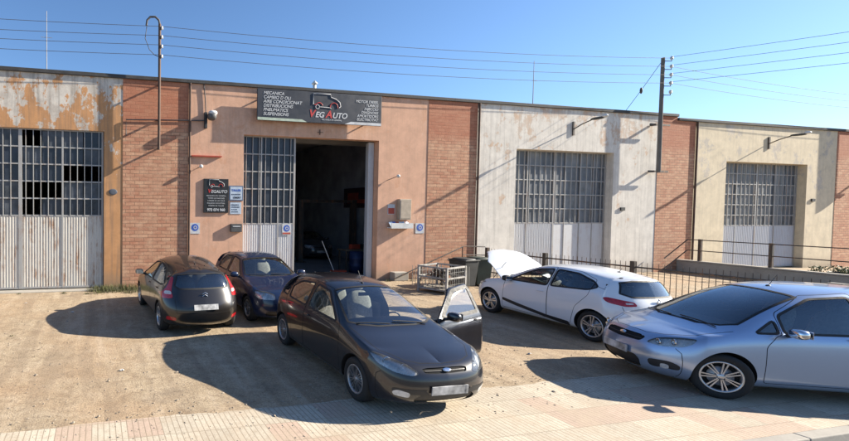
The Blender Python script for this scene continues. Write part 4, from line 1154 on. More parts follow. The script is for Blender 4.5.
def gate(parent, name, x0, x1, y, z0, zm, z1, stiles, bars, rows, matp, matb, label=None, holes=(), rib=.085, smooth_from=None, panes=None):
    g = bpy.data.objects.new(name, None); COL.objects.link(g); g.parent = parent
    if label: g['label'] = label
    mb = MB()
    for xx, w in stiles: mb.box(xx-w/2, xx+w/2, y-.022, y+.022, z0+.01, z1)
    zr = [zm+(z1-zm)*i/rows for i in range(rows+1)]
    for z in zr: mb.box(x0, x1, y-.019, y+.019, z-.02, z+.02)
    mb.box(x0, x1, y-.019, y+.019, z0+.01, z0+.07)
    x = x0+bars*.6
    while x < x1-.04:
        if all(abs(x-s) > w*.5+.03 for s, w in stiles):
            mb.box(x-.011, x+.011, y-.030, y-.004, zm, z1)
        x += bars
    mb.build('grille', M_bar, g)
    pb = MB(); yp = y+.03
    xsn = sorted([x0]+[s for s, w in stiles if x0+.1 < s < x1-.1]+[x1])
    sub = []
    for a, b in zip(xsn[:-1], xsn[1:]):
        k = max(1, round((b-a)/.62))
        sub += [(a+(b-a)*i/k, a+(b-a)*(i+1)/k) for i in range(k)]
    for i in range(rows):
        for j, (a, b) in enumerate(sub):
            mi = 1 if r3.random() < .28 else 0
            if (i, j) in holes: continue
            tilt = r3.uniform(-.006, .006)
            pb.add([(a+.012, yp+tilt, zr[i]+.02), (b-.012, yp-tilt, zr[i]+.02), (b-.012, yp-tilt, zr[i+1]-.02), (a+.012, yp+tilt, zr[i+1]-.02)], [(0, 1, 2, 3)], mi)
    if pb.v: pb.build('glazing', panes or [M_pane, M_pane2], g)
    # folded sheet: trapezoid ribs
    sb = MB(); prof = []; x = x0
    while x < x1:
        if smooth_from and x > smooth_from: prof += [(x, 0), (min(x+.3, x1), 0)]; x += .3; continue
        prof += [(x, 0), (x+rib*.42, 0), (x+rib*.52, -.010), (x+rib*.90, -.010)]; x += rib
    prof = [(min(a, x1), b) for a, b in prof]+[(x1, 0)]
    vs = []
    for a, b in prof: vs += [(a, y+b, z0+.03), (a, y+b, zm-.01)]
    sb.add(vs, [(2*i, 2*i+2, 2*i+3, 2*i+1) for i in range(len(prof)-1)])
    sb.build('sheet_panel', matp, g)
    return g
r3 = random.Random(11)
PALE = [simple('pale_pane', (.125, .14, .16), .45, 0, .4, 2.5), simple('pale_pane_dusty', (.21, .225, .235), .55, 0, .4, 2.5)]
def shell_of(parent, x0, x1, ztop, depth=16, added_rooflight=False):
    a = MB(); a.box(x0+.12, x0+.24, TH+.002, depth, 0, ztop-.5); a.build('side_wall', M_int, parent)
    a = MB(); a.box(x1-.24, x1-.12, TH+.002, depth, 0, ztop-.5); a.build('side_wall', M_int, parent)
    a = MB(); a.box(x0, x1, depth, depth+.2, 0, ztop-.2); a.build('back_wall', M_int, parent)
    if added_rooflight:  # unseen roof opening, added to let more daylight into the workshop
        a = MB(); a.box(x0, x1, TH+.002, 3.9, ztop-.46, ztop-.30); a.box(x0, x1, 7.2, depth+.2, ztop-.46, ztop-.30); a.box(x0, x0+1.5, 3.9, 7.2, ztop-.46, ztop-.30); a.box(x1-1.5, x1, 3.9, 7.2, ztop-.46, ztop-.30); a.build('roof', M_ceil, parent)
        a = MB(); a.box(x0+1.5, x1-1.5, 3.9, 7.2, ztop-.36, ztop-.35); a.build('added_skylight', simple('added_skylight_pane', (.3, .32, .3), .6), parent).data.materials[0] = glassmat('added_skylight_glass', (.92, .94, .95), 1.0, .1)
    else:
        a = MB(); a.box(x0, x1, TH+.002, depth+.2, ztop-.46, ztop-.30); a.build('roof', M_ceil, parent)
def coping(parent, x0, x1, z):
    a = MB(); a.box(x0, x1, -.07, TH+.06, z-.10, z+.02); a.build('coping', M_cop, parent, bevel=.01)
def pilaster(parent, x0, x1, z):
    a = MB(); a.box(x0, x1, -.012, TH, 0, z); a.build('brick_pier', M_brick, parent)
def downpipe(parent, x, z):
    a = MB(); a.tube([(x, -.045, .05), (x, -.045, z)], .038, 8); a.build('downpipe', M_pipe, parent)

def unit(i, label, mat, ztop, op, sill=0.0, pier_l=None, pier_r=None):
    t = thing('warehouse', label, 'warehouse', (0, 0, 0), 0, 'row of workshop units')
    x0, x1 = B[i], B[i+1]
    L = pier_l[1] if pier_l else x0; R = pier_r[0] if pier_r else x1
    w = wall_with_opening(L, R, ztop-.10, op[0], op[1], op[2], sill).build('plaster_wall', mat, t); weld(w)
    if pier_l: pilaster(t, pier_l[0], pier_l[1], ztop-.10)
    if pier_r: pilaster(t, pier_r[0], pier_r[1], ztop-.10)
    coping(t, x0, x1, ztop); shell_of(t, x0, x1, ztop, added_rooflight=(i == 1))
    return t
Z1 = 6.95; Z2 = 6.79
u_left = unit(0, 'peeling ochre and grey unit with the rusty barred gate at the left edge', M_left, Z1, (-8.35, -3.08, 5.12), pier_r=(-2.48, B[1]))
u_pink = unit(1, 'salmon pink workshop unit with the open dark doorway', M_pink, Z1, (1.67, 6.94, 5.22), pier_l=(B[1], -.30), pier_r=(9.04, B[2]))
u_white = unit(2, 'dirty white plastered unit between two brick piers, behind the white car', M_white, Z1, (13.15, 18.18, 5.15), pier_l=(B[2], 11.25), pier_r=(20.62, B[3]))
u_cream = unit(3, 'cream plastered unit with the lower roofline at the right', M_cream, Z2, (24.8, 30.2, 5.0), pier_l=(B[3], 22.80), pier_r=(32.25, B[4]))
u_far = unit(4, 'last plastered unit beyond the right edge, after the cream one', M_cream, Z2, (36.3, 41.7, 5.0), pier_l=(B[4], 34.4))
for u, x, z in ((u_pink, -.25, Z1-.1), (u_white, 11.30, Z1-.1), (u_cream, 22.85, Z2-.1), (u_far, 34.45, Z2-.1)): downpipe(u, x, z)
gate(u_left, 'gate', -8.33, -3.10, .10, .03, 2.38, 5.10, [(-8.30, .06), (-5.66, .11), (-4.38, .055), (-7.0, .05), (-3.13, .06)], .225, 5, M_gate_grey, M_bar,
     holes={(1, 4), (1, 5), (4, 4), (2, 6), (2, 7), (0, 4), (1, 2)})
gate(u_white, 'gate', 13.17, 18.16, .30, .03, 2.16, 5.13, [(13.2, .05), (14.05, .045), (15.42, .07), (16.0, .03), (16.8, .045), (17.5, .03), (18.13, .05)], .27, 5, M_gate_white, M_bar, smooth_from=15.4, panes=PALE)
gate(u_cream, 'gate', 24.82, 30.18, .32, .03, 2.05, 4.98, [(24.85, .05), (26.1, .04), (27.4, .06), (28.7, .04), (30.15, .05)], .28, 6, M_gate_blue, M_bar, panes=PALE)
gate(u_far, 'gate', 36.32, 41.68, .32, .03, 2.05, 4.98, [(36.35, .05), (39, .06), (41.65, .05)], .30, 5, M_gate_blue, M_bar)
gate(u_pink, 'gate', 1.69, 3.70, .22, .03, 2.12, 5.20, [(1.72, .06), (2.40, .045), (3.05, .04), (3.67, .07)], .24, 5, M_gate_white, M_bar)
lf = MB(); lf.box(6.80, 6.86, .36, .62, .03, 5.18); lf.build('folded_gate_leaf', M_gate_blue, u_pink)
lf = MB(); lf.box(6.70, 6.92, .28, .34, .03, 5.18); lf.build('gate_frame', M_gate_white, u_pink)
# painted patches around gate: lighter strip at right end of the salmon wall
# ------------------------------------------------------------------ workshop interior (seen through the doorway)
fl = MB(); fl.box(-1.0, 9.8, TH, 15.9, -.02, .012); props(fl.build('workshop_floor', mat_concrete('workshop_floor_oily', (.20, .19, .18), 1, .6)), kind='structure')
t = thing('ceiling_beam', 'pale roof beam across the open workshop doorway', 'beam', (0, 0, 0))
b = MB(); b.box(-1.1, 9.7, 3.5, 3.8, 5.55, 6.35); b.build('beam', M_ceil, t)
po = thing('poster', 'dark poster with red print on the side wall inside the workshop', 'poster', (0, 0, 0))
b = MB(); b.box(9.84, 9.875, 4.6, 7.3, 2.72, 3.75); b.build('board', simple('poster_dark', (.05, .02, .025), .5, 0, .4, 2), po)
b = MB(); b.box(9.825, 9.838, 5.1, 6.9, 2.95, 3.15); b.box(9.825, 9.838, 5.9, 6.9, 3.152, 3.5); b.build('red_print', M_redp, po)
b = MB(); b.box(-1.1, 9.7, 12.9, 13.0, 0, 4.2); props(b.build('partition_wall', simple('partition_pale', (.42, .40, .38), .9, 0, .4, 1)), 'pale inner partition wall deep inside the workshop', 'wall')
wb = thing('workbench', 'cluttered workbench inside the open doorway', 'workbench', (8.3, 2.6, .012))
b = MB(); b.box(-1.3, .5, -.35, .35, .86, .92); b.build('bench_top', simple('bench_wood', (.16, .12, .08), .7), wb)
for sx in (-1.22, .42):
    for sy in (-.28, .28):
        b = MB(); b.box(sx-.03, sx+.03, sy-.03, sy+.03, 0, .86); b.build('leg', M_iron, wb)
sf = thing('tool_shelf', 'tall steel shelf of tins against the workshop wall', 'shelf', (8.3, 12.4, .012))
b = MB()
for z in (.2, .8, 1.4, 2.0): b.box(-1.2, .9, -.25, .25, z, z+.03)
for sx in (-1.19, .87):
    for sy in (-.23, .23): b.box(sx-.02, sx+.02, sy-.02, sy+.02, 0, 2.3)
b.build('rack', M_iron, sf)
for i in range(16):
    x = -1.05+.125*i; z = (.23, .83, 1.43, 2.03)[i % 4]; c = [M_blue, M_redp, M_white_p, M_beige, M_black][i*7 % 5]
    b = MB(); b.lathe([(0, 0), (.055, 0), (.055, .17), (.03, .18), (.03, .2), (0, .2)], 12, M=Matrix.Translation((8.3+x*.9, 12.35, z+.013)))
    props(b.build('tin', c), 'tin standing on the steel shelf inside the workshop', 'tin', 'tins on the workshop shelf')
dr = MB(); dr.lathe([(0, 0), (.29, 0), (.29, .28), (.30, .30), (.29, .32), (.29, .58), (.30, .60), (.29, .62), (.29, .88), (0, .88)], 28, M=Matrix.Translation((7.3, 1.9, .013)))
props(dr.build('oil_drum', simple('drum_blue', (.02, .04, .12), .5, .2, .4, 5)), 'blue oil drum just inside the workshop doorway', 'drum')
tk = thing('trolley_jack', 'slanted grey jack handle leaning inside the doorway', 'jack', (6.3, 1.6, .013))
b = MB(); b.box(-.3, .3, -.12, .12, .05, .16); b.build('chassis', M_redp, tk, .01)
b = MB(); b.tube([(-.2, 0, .12), (-.75, 0, 1.35)], .018, 8); b.build('handle', M_white_p, tk)
for sx in (-.24, .24):
    for sy in (-.12, .12):
        b = MB(); b.lathe([(0, -.02), (.05, -.02), (.05, .02), (0, .02)], 14, M=Matrix.Translation((sx, sy, .05)), axis='Y'); b.build('wheel', M_black, tk)

for i, (x, y, z, a, c_, lab) in enumerate(((7.6, 2.55, .935, .2, M_redp, 'red toolbox on the workbench inside the doorway'), (8.2, 2.65, .935, -.3, M_black, 'black toolbox on the workbench inside the doorway'))):
    t = thing('toolbox', lab, 'toolbox', (x, y, z), a, 'toolboxes on the workbench')
    b = MB(); b.box(-.22, .22, -.11, .11, 0, .17); b.box(-.22, .22, -.105, .105, .172, .20); b.build('box', c_, t, .008)
    b = MB(); b.tube([(-.12, 0, .20), (-.10, 0, .26), (.10, 0, .26), (.12, 0, .20)], .010, 6); b.build('handle', M_black, t)
ty = random.Random(4)
for i in range(5):
    b = MB(); b.lathe([(.19, -.09), (.26, -.10), (.31, -.07), (.32, 0), (.31, .07), (.26, .10), (.19, .09), (.19, -.09)], 28, M=Matrix.Translation((9.3, 1.3, .11+.205*i)))
    props(b.build('spare_tyre', MATS['tyre_rubber']), ['bottom', 'second', 'middle', 'fourth', 'top'][i]+' tyre of the stack just inside the doorway', 'tyre', 'tyre stack in the workshop')
lp = thing('two_post_lift', 'two-post car lift beside the dark car inside the workshop', 'lift', (0, 0, .012))
for x in (6.5, 9.4):
    b = MB(); b.box(x-.12, x+.12, 5.5, 5.8, 0, 3.1); b.box(x-.25, x+.25, 5.35, 5.95, 0, .03); b.build('post', M_iron, lp, .01)
b = MB(); b.box(6.62, 9.28, 5.56, 5.74, 2.95, 3.09); b.build('crossbar', M_iron, lp)

# ------------------------------------------------------------------ signs on the salmon unit
sg = thing('shop_sign', 'long dark sign board with white lettering above the open doorway', 'sign', (0, 0, 0))
b = MB(); b.box(2.05, 6.83, -.27, -.21, 5.70, 6.78); b.build('board', M_sign, sg, bevel=.008)
for x in (2.5, 4.4, 6.4):
    b = MB(); b.box(x-.02, x+.02, -.208, -.002, 5.80, 5.84); b.box(x-.02, x+.02, -.208, -.002, 6.60, 6.64); b.box(x-.02, x+.02, -.022, -.002, 5.80, 6.64); b.build('bracket', M_iron, sg)
yb = -.275
Lt = ['MECANICA', 'CAMBIO D OLI', 'AIRE CONDICIONAT', 'DISTRIBUCIONS', 'PNEUMATICS', 'SUSPENSIONS']
Rt = ['MOTO I QUAD', 'MOTOR DIESEL', 'TURBOS', 'INJECCIO', 'DIAGNOSIS', 'AMORTIDORS', 'ELECTRICITAT']
for i, s_ in enumerate(Lt): text_obj('lettering', s_, .150, M_txt, sg, (2.26, yb, 6.585-i*.142), shear=.25, weight=.0025)
for i, s_ in enumerate(Rt[1:]): text_obj('lettering', s_, .132, M_txt, sg, (6.68, yb, 6.50-i*.128), shear=.25, align='RIGHT', weight=.002)
text_obj('lettering', 'V', .36, M_red, sg, (3.95, yb, 5.90), shear=.25, weight=.008)
text_obj('lettering', 'EG', .27, M_txt, sg, (4.20, yb, 5.90), shear=.25, weight=.006)
text_obj('lettering', 'A', .36, M_red, sg, (4.60, yb, 5.90), shear=.25, weight=.008)
text_obj('lettering', 'UTO', .27, M_txt, sg, (4.86, yb, 5.90), shear=.25, weight=.006)
text_obj('lettering', 'MECANICA EN GENERAL', .07, M_txt, sg, (4.45, yb, 5.80), shear=.2, weight=.001)
def van_outline(parent, ox, oz, k, y, r, mat1, mat2):
    W_ = lambda pts: [(ox+a*k, y, oz+c*k) for a, c in pts]
    b = MB(); b.tube(W_([(0, .12), (0, .5), (.66, .5), (.68, .40), (.88, .34), (1.02, .24), (1.06, .10), (1.0, .05)]), r, 6); b.build('van_emblem', mat1, parent)
    b = MB(); b.tube(W_([(.05, .12)]+[(.23+.13*math.cos(q), .06+.13*math.sin(q)) for q in np.linspace(2.8, .3, 9)]), r, 6); b.build('van_emblem', mat2, parent)
    b = MB(); b.tube(W_([(.16+.07*math.cos(q), .04+.07*math.sin(q)) for q in np.linspace(0, 6.28, 14)]), r*.9, 6); b.build('van_emblem', mat1, parent)
    b = MB(); b.tube(W_([(.24, .04), (.62, .03), (.70, .0)]), r, 6); b.build('van_emblem', mat1, parent)
    b = MB(); b.tube(W_([(.70+.15*math.cos(q)+.1, .06+.15*math.sin(q)) for q in np.linspace(3.3, -.2, 10)]), r, 6); b.build('van_emblem', mat2, parent)
van_outline(sg, 4.12, 6.22, 1.0, yb-.004, .014, M_txt, M_red)
b = MB(); b.add([(2.06, yb, 5.705), (3.9, yb, 5.705), (3.7, yb, 5.79), (2.06, yb, 5.80)], [(0, 1, 2, 3)]); b.build('green_strip', M_green, sg)
b = MB(); b.add([(5.35, yb, 5.705), (6.82, yb, 5.705), (6.82, yb, 5.80), (5.6, yb, 5.80)], [(0, 1, 2, 3)]); b.build('white_strip', M_txt, sg)

sg = thing('wall_sign', 'black upright sign with white lettering left of the gate', 'sign', (0, 0, 0))
b = MB(); b.box(.25, 1.12, -.05, -.002, 2.50, 3.66); b.build('board', M_signb, sg, bevel=.004)
text_obj('lettering', 'V', .18, M_red, sg, (.38, -.055, 3.18), shear=.25, weight=.004)
text_obj('lettering', 'EGAUTO', .14, M_txt, sg, (.50, -.055, 3.18), shear=.25, weight=.003)
van_outline(sg, .44, 3.38, .50, -.058, .008, M_txt, M_red)
for i, s_ in enumerate(['MECANICA EN GENERAL', 'TOTES LES MARQUES', 'CARRER DE LES NAUS', 'POLIGON INDUSTRIAL', 'HORARI DE TALLER']):
    text_obj('lettering', s_, .062, M_txt, sg, (.685, -.055, 3.06-i*.085), align='CENTER')
text_obj('lettering', '973 074 960', .125, M_txt, sg, (.685, -.055, 2.56), align='CENTER', weight=.004)

n = thing('notice', 'pale notice in a blue frame right of the black sign', 'notice', (0, 0, 0), 0, 'notices by the gate')
b = MB(); b.box(1.15, 1.66, -.03, -.002, 2.92, 3.44); b.build('frame', simple('frame_blue_grey', (.10, .14, .22), .5), n)
b = MB(); b.box(1.19, 1.62, -.036, -.0305, 2.96, 3.40); b.build('sheet', M_pale, n)
text_obj('lettering', 'TALLER', .10, M_blue, n, (1.24, -.039, 3.25), weight=.002); text_obj('lettering', 'AUTORITZAT', .055, M_signb, n, (1.23, -.039, 3.12)); text_obj('lettering', 'OBERT', .09, M_signb, n, (1.30, -.039, 3.0), weight=.002)
n = thing('notice', 'unframed pale notice below the blue framed one', 'notice', (0, 0, 0), 0, 'notices by the gate')
b = MB(); b.box(1.20, 1.60, -.014, -.002, 2.46, 2.86); b.build('sheet', M_pale, n)
for i in range(4): text_obj('lettering', ['DILLUNS A', 'DIVENDRES', '9 A 13 H', '15 A 19 H'][i], .055, M_signb, n, (1.25, -.017, 2.76-i*.08))
cr = MB(); cr.box(4.42, 4.64, -.05, -.03, 5.405, 5.422); cr.box(4.52, 4.54, -.03, -.002, 5.33, 5.52); props(cr.build('wall_bracket', M_iron), 'small black iron cross bracket between the shop sign and the doorway', 'bracket')
bx = thing('letter_box', 'small dark letter box under the pale notices', 'letter box', (0, 0, 0))
b = MB(); b.box(1.21, 1.61, -.11, -.002, 1.84, 2.12); b.build('box', simple('letter_box_grey', (.07, .07, .07), .5), bx, .008)
b = MB(); b.box(1.27, 1.55, -.118, -.1105, 2.02, 2.05); b.build('slot', M_txt, bx)
def sticker(x0, x1, z0, z1, y, label, red=False):
    s_ = thing('sticker_sign', label, 'sign', (0, 0, 0), 0, 'blue and white square signs')
    b = MB(); b.box(x0, x1, y-.008, y, z0, z1); b.build('plate', M_txt, s_)
    cx_, cz = (x0+x1)/2, (z0+z1)/2+.03; R = (x1-x0)*.36
    b = MB(); b.lathe([(0, 0), (R, 0)], 24, M=Matrix.Translation((cx_, y-.011, cz)) @ Matrix.Rotation(math.pi/2, 4, 'X')); b.build('disc', M_blue, s_)
    b = MB(); b.lathe([(R*.30, 0), (R*.52, 0)], 18, M=Matrix.Translation((cx_+.01, y-.014, cz)) @ Matrix.Rotation(math.pi/2, 4, 'X')); b.build('emblem', M_txt, s_)
    if red:
        b = MB(); b.box(x0+.02, x1-.02, y-.012, y-.009, z0+.02, z0+.08); b.build('red_band', M_redp, s_)
sticker(-.21, .13, 1.78, 2.15, -.004, 'small blue and white sign beside the brick pier at left')
sticker(3.22, 3.56, 1.72, 2.12, .19, 'small blue and white sign on the closed gate leaf', True)
sticker(8.57, 8.95, 1.76, 2.15, -.004, 'small blue and white sign right of the beige cabinet')
cbn = thing('meter_cabinet', 'beige cabinet on the salmon wall right of the doorway', 'cabinet', (0, 0, 0))
b = MB(); b.box(7.76, 8.26, -.16, -.002, 2.28, 3.06); b.build('box', M_beige, cbn, .012)
b = MB(); b.box(7.80, 8.22, -.168, -.161, 2.33, 3.01); b.build('door', M_beige, cbn, .003)
n = thing('notice', 'small red and white notice beside the beige cabinet', 'notice', (0, 0, 0), 0, 'notices by the gate')
b = MB(); b.box(7.36, 7.66, -.012, -.002, 2.48, 2.86); b.build('sheet', M_txt, n)
b = MB(); b.box(7.38, 7.64, -.016, -.0125, 2.50, 2.72); b.build('red_print', M_redp, n)
tr = thing('leaflet_tray', 'untidy tray of leaflets under the beige cabinet', 'tray', (0, 0, 0))
b = MB(); b.box(7.36, 8.28, -.26, -.002, 1.96, 2.0); b.box(7.36, 8.28, -.26, -.24, 2.0, 2.16); b.build('tray', M_white_p, tr)
for i in range(6):
    x = 7.45+.13*i; b = MB(); M = Matrix.Translation((x, -.14, 2.09)) @ Matrix.Rotation(r3.uniform(-.4, .4), 4, 'Y') @ Matrix.Rotation(-.5, 4, 'X')
    b.box(-.07, .07, -.006, .006, -.08, .13, 0, M); props(b.build('leaflet', [M_pale, M_blue, M_redp, M_txt][i % 4]), ['pale blue', 'blue', 'red', 'white', 'second pale blue', 'second blue'][i]+' leaflet stuffed in the tray under the beige cabinet', 'leaflet', 'leaflets in the tray')
nb = thing('house_number_plate', 'small dark oval plate right of the rusty gate', 'plate', (0, 0, 0))
b = MB(); b.ell((-2.79, -.012, 3.16), (.14, .012, .10), 8); b.build('plate', simple('plate_slate', (.10, .11, .13), .5), nb)
b = MB(); b.box(18.62, 18.84, -.05, -.002, 2.70, 2.84); props(b.build('junction_box', M_black), 'small dark box right of the white unit gate', 'junction box', None)
b = MB(); b.box(30.55, 30.78, -.05, -.002, 3.22, 3.36); props(b.build('junction_box', M_black), 'small dark box right of the cream unit gate', 'junction box', None)
b = MB(); b.box(-.18, .86, -.09, -.002, 4.40, 4.44); props(b.build('metal_ledge', M_redp), 'thin red metal ledge below the floodlight', 'ledge')
def small_lamp(x, z, dx, dz, label):
    t = thing('wall_lamp', label, 'lamp', (0, 0, 0))
    b = MB(); b.tube([(x, -.002, z), (x+dx, -.14, z+dz)], .012, 6); b.build('arm', M_wire, t)
    b = MB(); b.ell((x+dx, -.17, z+dz), (.07, .07, .065), 8); b.build('head', M_white_p, t)
small_lamp(.0, 4.0, .12, .06, 'small white lamp under the red ledge')
small_lamp(7.3, 3.75, .36, .16, 'small white lamp right of the dark doorway')
fd = thing('floodlight', 'black and white floodlight high on the salmon wall', 'floodlight', (.36, 0, 5.72))
b = MB(); b.box(-.12, -.02, -.10, -.002, -.36, .18); b.build('bracket', M_black, fd, .01)
b = MB(); b.ell((.10, -.24, .02), (.15, .17, .14), 10, 0, 2.6); b.build('lamp_head', simple('lamp_grey', (.10, .10, .10), .5), fd)
b = MB(); b.ell((.12, -.25, .12), (.155, .17, .09), 10, 0, 2.4); b.build('cap', M_white_p, fd)
cb = MB(); cb.tube([(.30, -.03, 5.85), (.28, -.03, 6.3), (.22, -.03, 6.86)], .018, 6); props(cb.build('lamp_cable', M_wire), 'black cable running up from the floodlight to the roof', 'cable')

# ------------------------------------------------------------------ wall lamps on arms
def arm_lamp(x, z, label):
    t = thing('arm_lamp', label, 'lamp', (x, 0, z), 0, 'lamps on arms over the gates')
    b = MB(); b.box(-.045, .045, -.05, -.002, -.28, .28); b.build('wall_bracket', M_iron, t)
    b = MB(); b.tube([(0, -.05, -.02), (.0, -.35, .12), (.0, -.75, .24)], .022, 8); b.build('arm', M_iron, t)
    b = MB(); b.ell((0, -.93, .25), (.10, .25, .05), 8, 0, 2.6); b.build('lamp_head', simple('lamp_dark', (.06, .06, .055), .5), t)
    b = MB(); b.ell((0, -1.20, .30), (.08, .10, .06), 8, 0, 2.2); b.build('lamp_cap', M_white_p, t)
arm_lamp(15.95, 6.08, 'arm lamp above the gate of the white unit')
arm_lamp(27.45, 5.93, 'arm lamp above the gate of the cream unit')

# ------------------------------------------------------------------ poles and wires
def sag(a, b, s, n=14):
    a = Vector(a); b = Vector(b)
    return [a.lerp(b, i/n)-Vector((0, 0, 4*s*(i/n)*(1-i/n))) for i in range(n+1)]
pl = thing('service_pole', 'thin rusty service pole with a bent top on the left brick pier', 'pole', (0, 0, 0))
b = MB(); b.tube([(-1.33, -.30, 4.55), (-1.33, -.30, 8.60)], .045, 8); b.build('pole', M_pipe, pl)
b = MB(); b.tube([(-1.33, -.30, 8.58), (-1.36, -.30, 8.72), (-1.48, -.30, 8.82), (-1.64, -.30, 8.80), (-1.74, -.30, 8.68), (-1.76, -.30, 8.52)], .035, 8); b.build('bent_top', M_wire, pl)
b = MB(); b.tube([(-2.38, -.05, 5.0), (-2.38, -.05, 5.52), (.25, -.05, 5.62)], .02, 6); b.build('conduit', M_wire, pl)
for z in (4.62, 5.55, 6.7):
    b = MB(); b.box(-1.355, -1.305, -.30, -.014, z-.025, z+.025); b.build('bracket', M_iron, pl)
b = MB(); b.tube([(-1.74, -.30, 8.55), (-1.80, -.31, 8.1), (-1.66, -.31, 7.75), (-1.5, -.31, 7.6), (-1.36, -.30, 7.55)], .011, 6); b.build('loose_loop', M_wire, pl)
zl = [8.47, 8.18, 7.88, 7.56]
for k, z in enumerate(zl):
    b = MB(); b.lathe([(0, -.05), (.03, -.05), (.045, -.01), (.03, .0), (.045, .03), (.02, .06), (0, .06)], 10, M=Matrix.Translation((-1.26, -.32, z))); b.build('insulator', M_white_p, pl)
p2 = thing('utility_pole', 'grey utility pole with insulators at the brick pier of the white unit', 'pole', (0, 0, 0))
b = MB(); b.tube([(20.14, -.36, 4.35), (20.14, -.36, 9.2)], .08, 12, rr=[.075, .065]); b.build('pole', M_pole, p2)
for z in (4.40, 6.4):
    b = MB(); b.box(19.75, 20.85, -.27, -.22, z-.035, z+.035); b.box(20.08, 20.20, -.22, -.014, z-.03, z+.03); b.build('cross_bracket', M_iron, p2)
zr = [9.15, 8.80, 8.45, 8.10, 7.72]
for z in zr:
    b = MB(); b.tube([(20.16, -.40, z-.1), (20.46, -.46, z-.1), (20.47, -.46, z)], .016, 6); b.build('hook', M_iron, p2)
    b = MB(); b.lathe([(0, -.06), (.04, -.06), (.06, -.01), (.04, .0), (.06, .04), (.03, .08), (0, .08)], 10, M=Matrix.Translation((20.47, -.46, z+.03))); b.build('insulator', M_white_p, p2)
b = MB(); b.tube([(20.12, -.30, 9.0), (19.5, -.05, 7.9), (19.0, .2, 6.99)], .010, 6); b.build('stay_wire', M_wire, p2)
b = MB(); b.ell((19.47, -.05, 7.85), (.05, .05, .14), 6); b.build('stay_insulator', M_iron, p2)
p3 = thing('utility_pole', 'far utility pole standing past the cream unit', 'pole', (0, 0, 0))
b = MB(); b.tube([(34.0, -.42, 4.2), (34.0, -.42, 9.0)], .12, 12); b.build('pole', M_pole, p3)
b = MB(); b.box(33.5, 34.5, -.34, -.28, 4.36, 4.43); b.box(33.94, 34.06, -.28, -.014, 4.36, 4.42); b.build('cross_bracket', M_iron, p3)
zr4 = [9.15, 8.80, 8.45, 8.10]
def wire(pts, label, g, r=.008):
    b = MB(); b.tube(pts, r, 5); props(b.build('overhead_wire', M_wire), label, 'wire', g)
names = ['top', 'second', 'third', 'lowest']
zf = [8.38, 7.98, 7.71, 7.39]
for k in range(4):
    wire(sag((-14.0, -.32, zf[k]-.22+.05*k), (-1.27, -.33, zl[k]+.05), .10), '%s overhead wire left of the service pole' % names[k], 'overhead wires')
    wire(sag((-1.25, -.33, zl[k]+.05), (20.44, -.46, zr4[k]+.03), .22, 24), '%s overhead wire between the two poles' % names[k], 'overhead wires')
    d = Vector((1.75, -3.9, 0)); a = Vector((20.47, -.47, zr4[k]+.08)); e = a+d*9+Vector((0, 0, .5-.08*k))
    wire(sag(a, e, .75, 30), '%s overhead wire rising to the right edge over the street' % names[k], 'overhead wires')
for k in range(3):
    wire(sag((20.47, -.46, zr[k+1]+.03), (34.0, -.5, 8.32-.30*k), .12), '%s overhead wire running down right above the cream unit' % ['top', 'middle', 'lowest'][k], 'overhead wires')
def mast(x, h, label):
    t = thing('antenna_mast', label, 'antenna', (x, .9, 6.6), 0, 'antenna masts')
    b = MB(); b.tube([(0, 0, 0), (.0, 0, h)], .016, 6, rr=[.02, .011]); b.build('mast', simple('mast_grey', (.25, .25, .26), .5), t)
    b = MB(); b.tube([(-.18, 0, h*.66), (.18, 0, h*.66)], .008, 6); b.build('element', MATS['mast_grey'], t)
mast(-4.95, 2.55, 'thin antenna mast on the roof of the ochre unit'); mast(14.9, 2.45, 'thin antenna mast on the roof of the white unit')
t = thing('roof_vent', 'small pale vent on the roof above the shop sign', 'vent', (4.55, .5, 6.5))
b = MB(); b.lathe([(.06, 0), (.06, .75), (0, .75)], 12); b.build('pipe', M_white_p, t)
b = MB(); b.lathe([(0, .92), (.11, .80), (.11, .77), (0, .77)], 12); b.build('cowl', M_white_p, t)

# ------------------------------------------------------------------ fence, platform and rails
fn = thing('iron_fence', 'dark iron picket fence behind the white car', 'fence', (0, 0, 0))
def fpt(y, z=0): return Vector((11.45+(-y)*.14, y, z))
b = MB()
for z in (1.05, .28): b.tube([fpt(-.35, z), fpt(-8.4, z)], .024, 6)
y = -.42
while y > -8.4:
    p = fpt(y); b.tube([p+Vector((0, 0, .08)), p+Vector((0, 0, 1.20))], .010, 5, rr=[.010, .007]); y -= .125
b.build('pickets', M_iron, fn)
for y in (-.38, -2.45, -4.85, -8.4):
    w = .055 if y > -8 else .12
    b = MB(); p = fpt(y); b.box(p.x-w, p.x+w, y-w, y+w, 0, 1.22 if w < .1 else 1.15); b.build('post', M_iron if w < .1 else M_pole, fn)
hr = thing('sloping_handrail', 'sloping dark handrail rising to the fence beside the brick pier', 'handrail', (0, 0, 0))
b = MB(); b.tube([(7.45, -.35, .10), (10.45, -.35, 1.28), (11.42, -.35, 1.25)], .022, 6); b.build('rail', M_iron, hr)
b = MB(); b.tube([(10.42, -.35, .95), (11.42, -.35, .92)], .018, 6); b.build('lower_rail', M_iron, hr)
for x, z in ((8.6, .55), (10.4, 1.26)):
    b = MB(); b.tube([(x, -.35, 0), (x, -.35, z)], .022, 6); b.build('post', M_iron, hr)
cbk = MB(); cbk.box(7.5, 8.1, -.30, -.004, 0, .32); props(cbk.build('concrete_block', M_conc, bevel=.02), 'pale concrete block at the foot of the salmon wall', 'block')
pf = thing('low_wall', 'low weathered concrete wall running out from the brick pier left of the cream unit', 'wall', (0, 0, 0))
b = MB(); b.box(21.95, 22.17, -9.2, -.016, 0, .50); b.build('wall', M_conc, pf, .02)
b = MB(); b.box(21.92, 22.20, -9.2, -.016, .502, .56); b.build('cap', M_conc, pf, .01)
